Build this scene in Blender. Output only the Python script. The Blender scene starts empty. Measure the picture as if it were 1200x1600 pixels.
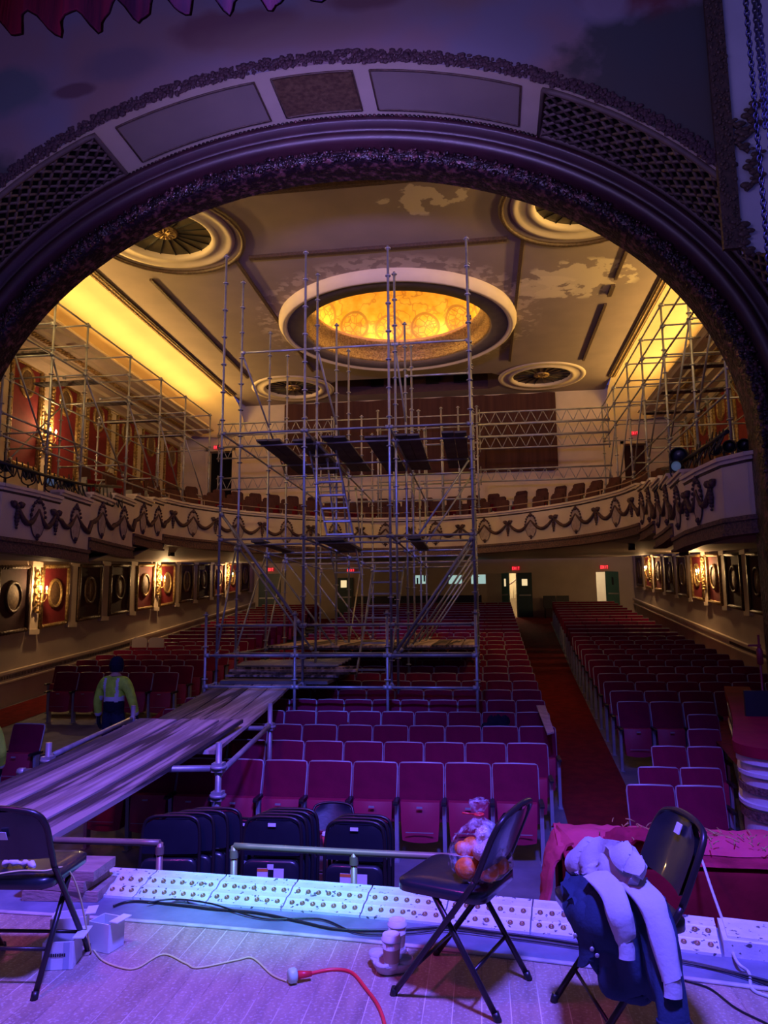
import bpy, math, random
from mathutils import Vector, Matrix, noise
R = math.radians
C = bpy.context.scene.collection
SC = bpy.context.scene
random.seed(7)

# ---------------------------------------------------------------- camera
F = 1130.0
CAM = Vector((2.0, 0.0, 1.55))
pitch = math.atan(163 / F)
yaw = math.atan(152 / F * math.cos(pitch))
fw = Vector((-math.sin(yaw) * math.cos(pitch), math.cos(yaw) * math.cos(pitch), math.sin(pitch)))
r0 = Vector((math.cos(yaw), math.sin(yaw), 0)); u0 = r0.cross(fw)
ra = R(0.45)
CUP = u0 * math.cos(ra) + r0 * math.sin(ra); rt = fw.cross(CUP)
cam = bpy.data.cameras.new('camera'); camo = bpy.data.objects.new('camera', cam); C.objects.link(camo)
m = Matrix((rt, CUP, -fw)).transposed().to_4x4(); m.translation = CAM
camo.matrix_world = m
cam.sensor_fit = 'VERTICAL'; cam.sensor_height = 36; cam.lens = F / 1600 * 36
cam.clip_start = .05; cam.clip_end = 200
SC.camera = camo
SC.view_settings.view_transform = 'Standard'; SC.view_settings.look = 'None'
SC.view_settings.gamma = 1; SC.view_settings.use_curve_mapping = False
SC.view_settings.exposure = 0.0

def at(x, y, Y):
    "where a sight line meets the upright plane at distance Y"
    d = fw + rt * ((x - 600) / F) - CUP * ((y - 800) / F)
    return CAM + d * (Y / d.y)
def atz(x, y, z):
    d = fw + rt * ((x - 600) / F) - CUP * ((y - 800) / F)
    return CAM + d * ((z - CAM.z) / d.z)

# ---------------------------------------------------------------- world and lights
w = bpy.data.worlds.new('world'); SC.world = w; w.use_nodes = True
w.node_tree.nodes['Background'].inputs[0].default_value = (0.24, 0.20, 0.85, 1)
w.node_tree.nodes['Background'].inputs[1].default_value = 0.20
def area(name, loc, target, size, sizey, power, col, spread=180):
    l = bpy.data.lights.new(name, 'AREA'); l.shape = 'RECTANGLE'; l.size = size; l.size_y = sizey
    l.energy = power; l.color = col; l.spread = R(spread)
    o = bpy.data.objects.new(name, l); C.objects.link(o); o.location = loc
    o.rotation_euler = (Vector(target) - Vector(loc)).to_track_quat('-Z', 'Y').to_euler()
    return o
def point(name, loc, power, col, rad=.05):
    l = bpy.data.lights.new(name, 'POINT'); l.energy = power; l.color = col; l.shadow_soft_size = rad
    o = bpy.data.objects.new(name, l); C.objects.link(o); o.location = loc; return o
def spot(name, loc, target, power, col, ang, blend=.6, rad=.1):
    l = bpy.data.lights.new(name, 'SPOT'); l.energy = power; l.color = col; l.spot_size = R(ang); l.spot_blend = blend
    l.shadow_soft_size = rad
    o = bpy.data.objects.new(name, l); C.objects.link(o); o.location = loc
    o.rotation_euler = (Vector(target) - Vector(loc)).to_track_quat('-Z', 'Y').to_euler()
    return o
BLUE = (0.125, 0.095, 1.0)
spot('stage_wash', (2.6, 1.2, 7.0), (1.2, 4.6, -.6), 7200, BLUE, 84, 1.0, .35)
spot('stage_wash_rose', (-1.5, 1.0, 7.2), (.6, 6.2, -.6), 560, (.9, .06, .7), 66, .9, .35)
spot('house_wash', (1.0, 0.8, 6.6), (-.3, 10.0, .4), 1500, (.14, .12, 1.0), 50, .6, .3)
spot('foot_spot', (1.0, .6, 6.8), (.80, 4.2, .05), 2300, (.08, 1.0, .55), 14, .9, .12)
spot('tower_beam', (1.2, 0.9, 6.7), (-.2, 11.6, 2.3), 11500, (.10, .13, 1.0), 30, 1.0, .2)
area('added_ceiling_fill', (.3, 4.2, 5.75), (0, 13, 7.9), 3, .3, 70, (.34, .24, 1.0), 55)  # added unseen fill standing in for blue bounce on the ceiling
COVE = (1.0, 0.60, 0.16)
for s in (-1, 1):
    o = area('cove_light', (s * 7.46, 16.6, 8.25), (s * 7.45, 16.6, 9.2), .20, 13.4, 330, COVE, 175)
    zax = Vector((s * .80, 0, -.60)).normalized(); yax = Vector((0, 1, 0)); mm_ = Matrix((yax.cross(zax), yax, zax)).transposed().to_4x4(); mm_.translation = o.location; o.matrix_world = mm_
    o = area('cove_light', (s * 7.45, 16.6, 8.36), (0, 16.6, 9.2), .12, 13.4, 110, COVE, 75)
    zax = Vector((s * .97, 0, -.24)).normalized(); mm_ = Matrix((yax.cross(zax), yax, zax)).transposed().to_4x4(); mm_.translation = o.location; o.matrix_world = mm_
for k in range(10):
    a = k * math.tau / 10
    point('dome_light', (2.5 * math.cos(a), 17.97 + 2.5 * math.sin(a), 9.72), 20, (1.0, .62, .16), .08)
area('added_mural_fill', (.3, 4.3, 5.9), (0, 9.0, 8.6), 5, .4, 85, (.50, .36, 1.0), 150)  # added unseen fill that brightens the arch and mural

for s in (-1, 1): area('added_house_fill', (s * 6.0, 10.2, 7.6), (-s * 2.5, 24.6, 6.2), 1.2, .3, 120, (1, .65, .21), 120)  # added pair of unseen warm fills for the house walls and ceiling

# ---------------------------------------------------------------- materials
MATS = {}
def mat(name, col, rough=.6, metal=0., col2=None, scale=4., stretch=(1, 1, 1), bump=0., emis=None, estr=0., detail=4., contrast=(.35, .65), bscale=None, trans=0., alpha=1., coat=0., spec=None):
    mt = bpy.data.materials.new(name); mt.use_nodes = True; nt = mt.node_tree; b = nt.nodes['Principled BSDF']
    b.inputs['Base Color'].default_value = (*col, 1); b.inputs['Roughness'].default_value = rough; b.inputs['Metallic'].default_value = metal
    if spec is None and rough >= .82: spec = .12
    if spec is not None: b.inputs['Specular IOR Level'].default_value = spec
    if coat: b.inputs['Coat Weight'].default_value = coat
    if trans: b.inputs['Transmission Weight'].default_value = trans
    if alpha < 1: b.inputs['Alpha'].default_value = alpha
    if emis: b.inputs['Emission Color'].default_value = (*emis, 1); b.inputs['Emission Strength'].default_value = estr
    tc = nt.nodes.new('ShaderNodeTexCoord'); mp = nt.nodes.new('ShaderNodeMapping'); mp.inputs['Scale'].default_value = stretch
    nt.links.new(tc.outputs['Object'], mp.inputs['Vector'])
    if col2 is None: col2 = tuple(c * .78 for c in col)
    n = nt.nodes.new('ShaderNodeTexNoise'); n.inputs['Scale'].default_value = scale; n.inputs['Detail'].default_value = detail
    nt.links.new(mp.outputs[0], n.inputs['Vector'])
    cr = nt.nodes.new('ShaderNodeValToRGB'); cr.color_ramp.elements[0].position = contrast[0]; cr.color_ramp.elements[1].position = contrast[1]
    cr.color_ramp.elements[0].color = (*col2, 1); cr.color_ramp.elements[1].color = (*col, 1)
    nt.links.new(n.outputs['Fac'], cr.inputs[0]); nt.links.new(cr.outputs[0], b.inputs['Base Color'])
    if bump:
        n2 = nt.nodes.new('ShaderNodeTexNoise'); n2.inputs['Scale'].default_value = bscale or scale * 6; n2.inputs['Detail'].default_value = 3
        nt.links.new(mp.outputs[0], n2.inputs['Vector'])
        bp = nt.nodes.new('ShaderNodeBump'); bp.inputs['Strength'].default_value = bump; bp.inputs['Distance'].default_value = .02
        nt.links.new(n2.outputs['Fac'], bp.inputs['Height']); nt.links.new(bp.outputs[0], b.inputs['Normal'])
    MATS[name] = mt
    return mt
def mth(nt, op, a, b=None):
    n = nt.nodes.new('ShaderNodeMath'); n.operation = op
    for i, v in enumerate((a, b)):
        if v is None: continue
        if isinstance(v, (int, float)): n.inputs[i].default_value = v
        else: nt.links.new(v, n.inputs[i])
    return n.outputs[0]
def mixc(nt, fac, a, b):
    n = nt.nodes.new('ShaderNodeMix'); n.data_type = 'RGBA'
    nt.links.new(fac, n.inputs[0])
    for i, v in ((6, a), (7, b)):
        if isinstance(v, tuple): n.inputs[i].default_value = (*v, 1)
        else: nt.links.new(v, n.inputs[i])
    return n.outputs[2]
def noise_node(nt, vec, scale, detail=4):
    n = nt.nodes.new('ShaderNodeTexNoise'); n.inputs['Scale'].default_value = scale; n.inputs['Detail'].default_value = detail
    nt.links.new(vec, n.inputs['Vector']); return n.outputs['Fac']
def ramp(nt, fac, a, b):
    n = nt.nodes.new('ShaderNodeMapRange'); n.inputs[1].default_value = a; n.inputs[2].default_value = b; n.clamp = True
    nt.links.new(fac, n.inputs[0]); return n.outputs[0]

M = {}
M['stage_wood'] = sw = mat('stage_wood', (.40, .27, .20), .5, 0, (.26, .17, .14), 3, (6, 1, 1), .12)
nt = sw.node_tree; b = nt.nodes['Principled BSDF']
geo = nt.nodes.new('ShaderNodeNewGeometry'); sx = nt.nodes.new('ShaderNodeSeparateXYZ'); nt.links.new(geo.outputs['Position'], sx.inputs[0])
fr = mth(nt, 'FRACT', mth(nt, 'DIVIDE', sx.outputs[0], .115)); seam = mth(nt, 'LESS_THAN', fr, .035)
idx = mth(nt, 'FLOOR', mth(nt, 'DIVIDE', sx.outputs[0], .115)); wn = nt.nodes.new('ShaderNodeTexWhiteNoise'); wn.noise_dimensions = '1D'; nt.links.new(idx, wn.inputs['W'])
base = b.inputs['Base Color'].links[0].from_socket
c1 = mixc(nt, mth(nt, 'MULTIPLY', wn.outputs[0], .35), base, (.50, .36, .30))
lt = mth(nt, 'MULTIPLY', seam, ramp(nt, noise_node(nt, geo.outputs['Position'], 1.5), .45, .6))
c2 = mixc(nt, mth(nt, 'MULTIPLY', seam, .5), c1, (.12, .08, .07))
c2 = mixc(nt, lt, c2, (.75, .62, .58))
dust = ramp(nt, noise_node(nt, geo.outputs['Position'], 75, 9), .52, .78)
c3 = mixc(nt, mth(nt, 'MULTIPLY', dust, .7), c2, (.72, .62, .58))
nt.links.new(c3, b.inputs['Base Color'])

M['apron'] = mat('apron_grey_paint', (.20, .22, .30), .55, 0, (.12, .14, .20), 5, bump=.1)
M['apron_line'] = mat('pale_nosing', (.55, .50, .46), .6, 0, (.35, .3, .28), 9)
M['foot_metal'] = mat('chipped_white_paint', (.72, .76, .74), .45, .1, (.62, .66, .66), 14, bump=.08)
nt = M['foot_metal'].node_tree; b = nt.nodes['Principled BSDF']; base = b.inputs['Base Color'].links[0].from_socket
g = nt.nodes.new('ShaderNodeNewGeometry'); chip = ramp(nt, noise_node(nt, g.outputs['Position'], 34, 9), .63, .645)
nt.links.new(mixc(nt, chip, base, (.10, .10, .12)), b.inputs['Base Color'])
M['socket'] = mat('brass_socket', (.35, .22, .12), .4, .6)
M['concrete'] = mat('house_floor_concrete', (.17, .17, .20), .7, 0, (.10, .10, .13), 2.2, bump=.15)
M['carpet'] = mat('red_carpet', (.17, .012, .015), .95, 0, (.11, .008, .012), 6, bump=.3, bscale=120)
M['seat_fab'] = mat('red_seat_upholstery', (.17, .005, .035), .85, 0, (.13, .004, .028), 5, bump=.15, bscale=90)
M['seat_pan'] = mat('red_seat_shell', (.34, .012, .06), .5, 0, (.28, .009, .05), 3)
M['seat_rim'] = mat('grey_seat_rim', (.36, .34, .36), .4, .2)
M['seat_std'] = mat('grey_seat_standard', (.34, .36, .40), .45, .3)
M['black'] = mat('black_plastic', (.012, .012, .016), .4)
M['black_pad'] = mat('black_vinyl', (.014, .016, .028), .33, 0, (.010, .011, .02), 3, bump=.05, coat=.3)
M['chair_metal'] = mat('dark_brown_chair_metal', (.045, .035, .040), .35, .6)
M['tube'] = mat('galvanised_tube', (.36, .36, .37), .40, .4, (.25, .25, .26), 6, bump=.05)
M['coupler'] = mat('coupler_steel', (.40, .40, .42), .45, .4)
M['plank'] = mat('weathered_plank', (.44, .33, .30), .75, 0, (.05, .035, .035), 1.3, (8, .4, 4), .25, detail=9, contrast=(.44, .56))
M['plank2'] = mat('pale_plank', (.55, .43, .40), .75, 0, (.26, .19, .17), 1.3, (8, .4, 4), .25, detail=9, contrast=(.42, .58))
M['plank3'] = mat('dark_plank', (.16, .12, .12), .75, 0, (.035, .028, .03), 1.3, (8, .4, 4), .25, detail=9, contrast=(.42, .6))
M['ply'] = mat('plywood_deck', (.12, .10, .10), .7, 0, (.07, .06, .06), 3)
M['ceil'] = mat('painted_ceiling_plaster', (.275, .205, .185), .8, 0, (.235, .178, .165), 1.3, bump=.05)
nt = M['ceil'].node_tree; b = nt.nodes['Principled BSDF']; base = b.inputs['Base Color'].links[0].from_socket
g = nt.nodes.new('ShaderNodeNewGeometry')
def blob(cx, cy, rx, ry):
    mp = nt.nodes.new('ShaderNodeMapping'); mp.vector_type = 'POINT'
    mp.inputs['Location'].default_value = (-cx / rx, -cy / ry, 0); mp.inputs['Scale'].default_value = (1 / rx, 1 / ry, 0)
    nt.links.new(g.outputs['Position'], mp.inputs['Vector'])
    l = nt.nodes.new('ShaderNodeVectorMath'); l.operation = 'LENGTH'; nt.links.new(mp.outputs[0], l.inputs[0]); return l.outputs['Value']
flake = noise_node(nt, g.outputs['Position'], 2.6, 9)
acc = base
for (cx, cy, rx, ry, th) in ((4.4, 16.1, 1.25, .95, .52), (3.6, 16.4, .8, .55, .46), (1.15, 12.2, 1.0, .65, .60)):
    d = blob(cx, cy, rx, ry)
    fac = mth(nt, 'MULTIPLY', ramp(nt, mth(nt, 'SUBTRACT', flake, mth(nt, 'MULTIPLY', d, .22)), th - .22, th - .19), ramp(nt, d, 1.15, 1.0))
    acc = mixc(nt, mth(nt, 'MULTIPLY', fac, .75), acc, (.62, .52, .40))
ds = blob(0, 17.97, 3.75, 3.75)
fac = mth(nt, 'MULTIPLY', ramp(nt, noise_node(nt, g.outputs['Position'], 4, 9), .50, .56), ramp(nt, ds, 1.0, .93))
acc = mixc(nt, mth(nt, 'MULTIPLY', fac, .5), acc, (.60, .48, .42))
nt.links.new(acc, b.inputs['Base Color'])
M['cove'] = mat('cove_plaster', (.66, .52, .30), .75, 0, (.60, .47, .27), 1.1)
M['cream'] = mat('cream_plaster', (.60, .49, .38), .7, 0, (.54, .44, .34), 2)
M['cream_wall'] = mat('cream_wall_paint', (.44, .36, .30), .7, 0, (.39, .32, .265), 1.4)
M['trim'] = mat('brown_moulding', (.10, .055, .035), .5, .1, (.05, .03, .02), 22, bump=.6, bscale=30)
M['gold'] = mat('gilded_moulding', (.48, .32, .12), .42, .45, (.22, .13, .05), 18, bump=.8, bscale=26)
M['maroon'] = mat('maroon_arch_paint', (.045, .012, .018), .38, 0, (.03, .009, .013), 3)
M['maroon_orn'] = mat('carved_maroon_moulding', (.15, .055, .06), .3, .25, (.015, .007, .01), 11, bump=1., bscale=22, contrast=(.5, .68))
M['lattice'] = mat('lattice_plaster', (.13, .085, .075), .6, 0, (.09, .06, .055), 6)
M['dark'] = mat('dark_void', (.008, .007, .009), .9)
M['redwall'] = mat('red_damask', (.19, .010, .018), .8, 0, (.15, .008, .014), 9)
M['redwall_shade'] = mat('shaded_damask', (.05, .012, .022), .8, 0, (.035, .009, .017), 9)  # darker copy of the red damask, shade put into the colour
M['oval'] = mat('bronze_oval', (.20, .12, .06), .6, .1, (.10, .05, .03), 16, bump=.4)
M['grille'] = mat('dark_olive_grille', (.075, .055, .03), .5, 0, (.03, .025, .02), 3)
M['relief'] = mat('mauve_relief', (.085, .035, .040), .5, 0, (.045, .02, .026), 18, bump=.5)
M['medal'] = mat('faded_medallion', (.40, .31, .29), .6, 0, (.29, .22, .21), 14, bump=.4)
M['fascia_trim'] = mat('carved_fascia_trim', (.17, .085, .065), .55, 0, (.06, .03, .03), 30, bump=.8, bscale=36)
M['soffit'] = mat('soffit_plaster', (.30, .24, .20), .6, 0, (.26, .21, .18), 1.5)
M['curtain_wall'] = mat('brown_drape', (.075, .03, .026), .85, 0, (.05, .02, .02), 1.2, (6, 6, .3))
M['velvet'] = mat('red_velvet_valance', (.032, .0008, .002), .95, 0, (.010, .0003, .001), 2, (5, 5, .4), .3)
M['velvet_drape'] = mat('light_red_velvet', (.42, .022, .07), .85, 0, (.22, .012, .035), 3, (2, 2, 1), .2)
M['velvet_dark'] = mat('dark_red_velvet', (.20, .008, .018), .9, 0, (.13, .006, .012), 3, bump=.2)
M['pink'] = mat('rose_red_fabric', (.62, .05, .12), .8, 0, (.50, .03, .08), 4, bump=.2)
M['fringe'] = mat('gold_fringe', (.55, .36, .14), .6, .1, (.30, .18, .07), 30)
M['teal'] = mat('teal_door_paint', (.05, .16, .14), .45, 0, (.04, .13, .12), 3)
M['teal_dark'] = mat('dark_teal_door_paint', (.015, .05, .065), .45)
M['lobby'] = mat('lit_lobby_wall', (.75, .66, .48), .7, 0, (.7, .6, .44), 2)
M['glass_lit'] = mat('lit_window_glass', (.5, .6, .6), .3, emis=(.55, .85, .80), estr=.55)
M['glass_warm'] = mat('warm_window_glass', (.6, .5, .3), .3, emis=(1, .75, .4), estr=.9)
M['exit'] = mat('exit_sign_red', (.6, .02, .02), .4, emis=(1, .04, .06), estr=2.6)
M['exit_face'] = mat('exit_sign_face', (.18, .01, .01), .4, emis=(1, .02, .04), estr=.25)
M['bulb'] = mat('candle_bulb', (1, .8, .5), .3, emis=(1, .62, .25), estr=28)
M['ring_grey'] = mat('grey_ring_paint', (.11, .085, .085), .7)
M['hiviz'] = mat('lime_jacket', (.48, .85, .05), .7, 0, (.33, .6, .03), 9, bump=.3)
M['reflect'] = mat('silver_tape', (.6, .62, .68), .3, .2)
M['navy'] = mat('navy_cloth', (.012, .014, .03), .85, 0, (.009, .01, .02), 7, bump=.3)
M['jeans'] = mat('blue_denim', (.022, .03, .06), .85, 0, (.015, .022, .045), 9, bump=.3)
M['denim'] = mat('denim_jacket_cloth', (.03, .05, .10), .85, 0, (.02, .035, .07), 5, bump=.15, bscale=60)
M['hoodie'] = mat('light_grey_fleece', (.46, .46, .52), .9, 0, (.40, .40, .46), 4, bump=.12, bscale=70)
M['skin'] = mat('skin', (.45, .27, .2), .5)
M['paper'] = mat('white_paper_cup', (.78, .76, .74), .5)
M['sleeve'] = mat('kraft_sleeve', (.50, .32, .22), .7)
M['pulp'] = mat('moulded_pulp', (.60, .58, .56), .85, bump=.3)
M['yellow_cord'] = mat('yellow_cord', (.75, .68, .30), .5)
M['red_cord'] = mat('red_cord', (.9, .03, .05), .4)
M['plug'] = mat('pale_green_plug', (.55, .95, .60), .4)
M['white_cable'] = mat('white_cable', (.6, .6, .62), .45)
M['card'] = mat('white_carton', (.72, .72, .74), .6)
M['card_blue'] = mat('carton_stripe', (.42, .46, .58), .6)
M['ink'] = mat('black_ink', (.02, .02, .025), .5)
M['label'] = mat('white_sticker', (.80, .80, .84), .5)
M['orange_ink'] = mat('orange_sticker_band', (.85, .25, .05), .5)
M['block'] = mat('block_timber', (.42, .28, .24), .75, 0, (.26, .17, .15), 4, (1, 6, 3), .3)
M['rail'] = mat('painted_pipe_rail', (.36, .26, .20), .4, .3)
M['box_cream'] = mat('box_cream_paint', (.52, .52, .58), .4, 0, (.46, .46, .52), 2)
M['orange_fruit'] = mat('orange_peel', (.85, .22, .03), .5, 0, (.7, .15, .02), 9, bump=.2)
M['bread'] = mat('foil_wrap', (.80, .55, .50), .35, .2, (.6, .35, .3), 22, bump=.6)
M['lens'] = mat('lamp_lens', (.3, .4, .6), .1, emis=(.4, .6, 1), estr=.08)
M['red_paint'] = mat('red_metal', (.22, .012, .02), .45)
M['rail_velvet'] = mat('red_rail_velvet', (.20, .004, .02), .9, 0, (.15, .003, .015), 4, bump=.2)
M['cup_red'] = mat('red_cup_print', (.85, .10, .12), .5)
M['chain'] = mat('black_chain', (.02, .02, .025), .45, .6)
M['chain2'] = mat('galvanised_chain', (.10, .10, .13), .6, .5)
# plastic bag: thin clear film
pb = bpy.data.materials.new('clear_plastic_film'); pb.use_nodes = True; nt = pb.node_tree
b = nt.nodes['Principled BSDF']; b.inputs['Base Color'].default_value = (.85, .8, .95, 1); b.inputs['Roughness'].default_value = .18
tc = nt.nodes.new('ShaderNodeTexCoord'); nn = noise_node(nt, tc.outputs['Object'], 26, 5)
nt.links.new(mth(nt, 'MULTIPLY', ramp(nt, nn, .45, .75), .6), b.inputs['Alpha'])
bp = nt.nodes.new('ShaderNodeBump'); bp.inputs['Strength'].default_value = .9; bp.inputs['Distance'].default_value = .01; nt.links.new(nn, bp.inputs['Height']); nt.links.new(bp.outputs[0], b.inputs['Normal'])
M['film'] = pb
# gilded dome painting
dm = mat('dome_painting', (.95, .62, .16), .7, 0, (.80, .42, .05), 3); M['dome'] = dm
nt = dm.node_tree; b = nt.nodes['Principled BSDF']; base = b.inputs['Base Color'].links[0].from_socket
g = nt.nodes.new('ShaderNodeNewGeometry'); mp = nt.nodes.new('ShaderNodeMapping'); mp.inputs['Location'].default_value = (0, -17.97, 0); nt.links.new(g.outputs['Position'], mp.inputs['Vector'])
sp = nt.nodes.new('ShaderNodeSeparateXYZ'); nt.links.new(mp.outputs[0], sp.inputs[0])
ang = mth(nt, 'ARCTAN2', sp.outputs[1], sp.outputs[0]); aa = mth(nt, 'MULTIPLY', ang, 16 / math.tau)
fa = mth(nt, 'SUBTRACT', mth(nt, 'FRACT', aa), .5); zz = mth(nt, 'SUBTRACT', mth(nt, 'DIVIDE', mth(nt, 'SUBTRACT', sp.outputs[2], 10.15), .85), 0.0)
dd = mth(nt, 'SQRT', mth(nt, 'ADD', mth(nt, 'POWER', fa, 2), mth(nt, 'POWER', zz, 2)))
ringm = mth(nt, 'LESS_THAN', mth(nt, 'ABSOLUTE', mth(nt, 'SUBTRACT', dd, .38)), .035)
vn = nt.nodes.new('ShaderNodeTexVoronoi'); vn.feature = 'DISTANCE_TO_EDGE'; vn.inputs['Scale'].default_value = 5.5; nt.links.new(g.outputs['Position'], vn.inputs['Vector'])
vein = mth(nt, 'MULTIPLY', ramp(nt, vn.outputs['Distance'], .10, .02), mth(nt, 'LESS_THAN', dd, .34))
swirl = ramp(nt, mth(nt, 'ABSOLUTE', mth(nt, 'SUBTRACT', noise_node(nt, g.outputs['Position'], 2.2, 2), .5)), .03, .012)
k = mth(nt, 'MAXIMUM', mth(nt, 'MAXIMUM', ringm, vein), mth(nt, 'MULTIPLY', swirl, .7))
nt.links.new(mixc(nt, mth(nt, 'MULTIPLY', k, .75), base, (.22, .16, .07)), b.inputs['Base Color'])
# painted sky mural with soft clouds, foliage and draped colour fields
mu = mat('mural_painting', (.20, .175, .22), .75, 0, (.27, .16, .15), .55, (1, .2, 1), detail=3, contrast=(.42, .6)); M['mural'] = mu
nt = mu.node_tree; b = nt.nodes['Principled BSDF']; base = b.inputs['Base Color'].links[0].from_socket
g = nt.nodes.new('ShaderNodeNewGeometry')
def blob3(cx, cz, rx, rz):
    mp = nt.nodes.new('ShaderNodeMapping'); mp.inputs['Location'].default_value = (-cx / rx, 0, -cz / rz); mp.inputs['Scale'].default_value = (1 / rx, 0, 1 / rz)
    nt.links.new(g.outputs['Position'], mp.inputs['Vector'])
    l = nt.nodes.new('ShaderNodeVectorMath'); l.operation = 'LENGTH'; nt.links.new(mp.outputs[0], l.inputs[0]); return l.outputs['Value']
wob = mth(nt, 'MULTIPLY', mth(nt, 'SUBTRACT', noise_node(nt, g.outputs['Position'], 1.6, 7), .5), 1.3)
acc = base
for cx, cz, rx, rz, col, sft in ((4.6, 7.6, 1.6, 1.25, (.035, .045, .035), .12), (4.2, 9.2, .75, .5, (.16, .03, .035), .2), (3.7, 8.95, .28, .3, (.26, .22, .26), .25),
        (-1.0, 9.15, .8, .28, (.17, .07, .08), .2), (-2.55, 8.85, .55, .25, (.17, .12, .14), .3), (-3.2, 8.5, .28, .10, (.12, .05, .06), .2), (-5.2, 7.2, 1.5, .55, (.04, .045, .04), .15), (-4.3, 8.6, .7, .35, (.10, .13, .13), .25), (-.3, 8.95, 1.1, .25, (.24, .15, .13), .4),
        (2.0, 9.3, .7, .3, (.25, .16, .13), .4), (.75, 9.35, .5, .15, (.15, .07, .07), .3)):
    d = mth(nt, 'ADD', blob3(cx, cz, rx, rz), wob)
    acc = mixc(nt, mth(nt, 'MULTIPLY', ramp(nt, d, 1.0 + sft, 1.0 - sft), .85), acc, col)
nt.links.new(acc, b.inputs['Base Color'])

# ---------------------------------------------------------------- mesh builder
class MB:
    def __init__(s): s.v = []; s.f = []; s.m = []; s.sm = []
    def add(s, vs, fs, mi=0, smooth=False):
        o = len(s.v); s.v += [Vector(v) for v in vs]; s.f += [tuple(i + o for i in f) for f in fs]; s.m += [mi] * len(fs); s.sm += [smooth] * len(fs); return s
    def box(s, a, b, mi=0):
        x0, y0, z0 = a; x1, y1, z1 = b
        return s.add([(x0, y0, z0), (x1, y0, z0), (x1, y1, z0), (x0, y1, z0), (x0, y0, z1), (x1, y0, z1), (x1, y1, z1), (x0, y1, z1)],
                     [(0, 3, 2, 1), (4, 5, 6, 7), (0, 1, 5, 4), (1, 2, 6, 5), (2, 3, 7, 6), (3, 0, 4, 7)], mi)
    def obox(s, c, ax, ay, az, mi=0):
        c = Vector(c); ax = Vector(ax); ay = Vector(ay); az = Vector(az)
        vs = [c + ax * i + ay * j + az * k for k in (-1, 1) for j in (-1, 1) for i in (-1, 1)]
        return s.add(vs, [(0, 2, 3, 1), (4, 5, 7, 6), (0, 1, 5, 4), (1, 3, 7, 5), (3, 2, 6, 7), (2, 0, 4, 6)], mi)
    def tube(s, pts, r, n=8, mi=0, cap=True, flat=1.0):
        pts = [Vector(p) for p in pts]; rs = r if isinstance(r, (list, tuple)) else [r] * len(pts)
        t0 = (pts[1] - pts[0]).normalized(); a = Vector((0, 0, 1)) if abs(t0.z) < .9 else Vector((1, 0, 0)); nrm = t0.cross(a).normalized()
        vs = []
        for i, p in enumerate(pts):
            t = (pts[min(i + 1, len(pts) - 1)] - pts[max(i - 1, 0)]).normalized()
            nrm = (nrm - t * nrm.dot(t)).normalized(); bn = t.cross(nrm)
            for k in range(n):
                an = k * math.tau / n; vs.append(p + nrm * math.cos(an) * rs[i] + bn * math.sin(an) * rs[i] * flat)
        fs = []
        for i in range(len(pts) - 1):
            for k in range(n): fs.append((i * n + k, i * n + (k + 1) % n, (i + 1) * n + (k + 1) % n, (i + 1) * n + k))
        s.add(vs, fs, mi, True)
        if cap:
            o = len(s.v) - len(vs); s.f += [tuple(o + k for k in reversed(range(n))), tuple(o + (len(pts) - 1) * n + k for k in range(n))]; s.m += [mi] * 2; s.sm += [False] * 2
        return s
    def lathe(s, prof, c=(0, 0, 0), n=32, mi=0, smooth=True, ax=None, a0=0., a1=math.tau):
        "prof: (radius, height) list; ax: (u, v, w) axes, w along the axis"
        c = Vector(c); u, v, w = ax if ax else (Vector((1, 0, 0)), Vector((0, 1, 0)), Vector((0, 0, 1)))
        full = abs(a1 - a0 - math.tau) < 1e-6; cols = n if full else n + 1
        vs = []
        for k in range(cols):
            a = a0 + (a1 - a0) * k / n
            for (r, h) in prof: vs.append(c + (u * math.cos(a) + v * math.sin(a)) * r + w * h)
        L = len(prof); fs = []
        for k in range(n):
            k2 = (k + 1) % cols
            for i in range(L - 1): fs.append((k * L + i, k2 * L + i, k2 * L + i + 1, k * L + i + 1))
        return s.add(vs, fs, mi, smooth)
    def grid(s, rows, mi=0, smooth=True):
        n = len(rows[0]); vs = [p for r in rows for p in r]
        fs = [(i * n + j, i * n + j + 1, (i + 1) * n + j + 1, (i + 1) * n + j) for i in range(len(rows) - 1) for j in range(n - 1)]
        return s.add(vs, fs, mi, smooth)
    def prism(s, poly, d, mi=0, smooth=False):
        "closed polygon of points pushed along vector d"
        d = Vector(d); p = [Vector(q) for q in poly]; n = len(p)
        fs = [tuple(reversed(range(n))), tuple(range(n, 2 * n))] + [(i, (i + 1) % n, n + (i + 1) % n, n + i) for i in range(n)]
        return s.add(p + [q + d for q in p], fs, mi, smooth)
    def sphere(s, c, r, nu=12, nv=8, mi=0, sc=(1, 1, 1)):
        c = Vector(c); vs = []; fs = []
        for j in range(nv + 1):
            t = math.pi * j / nv
            for i in range(nu):
                a = math.tau * i / nu; vs.append(c + Vector((math.sin(t) * math.cos(a) * r * sc[0], math.sin(t) * math.sin(a) * r * sc[1], math.cos(t) * r * sc[2])))
        for j in range(nv):
            for i in range(nu): fs.append((j * nu + i, (j + 1) * nu + i, (j + 1) * nu + (i + 1) % nu, j * nu + (i + 1) % nu))
        return s.add(vs, fs, mi, True)
    def mesh(s, name, mats, off):
        me = bpy.data.meshes.new(name); me.from_pydata([v - off for v in s.v], [], s.f)
        for mm in (mats if isinstance(mats, (list, tuple)) else [mats]): me.materials.append(M[mm] if isinstance(mm, str) else mm)
        me.polygons.foreach_set('material_index', s.m); me.polygons.foreach_set('use_smooth', s.sm); me.update()
        return me
def wloc(o):
    p = Vector((0, 0, 0))
    while o: p = p + o.location; o = o.parent
    return p
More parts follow.
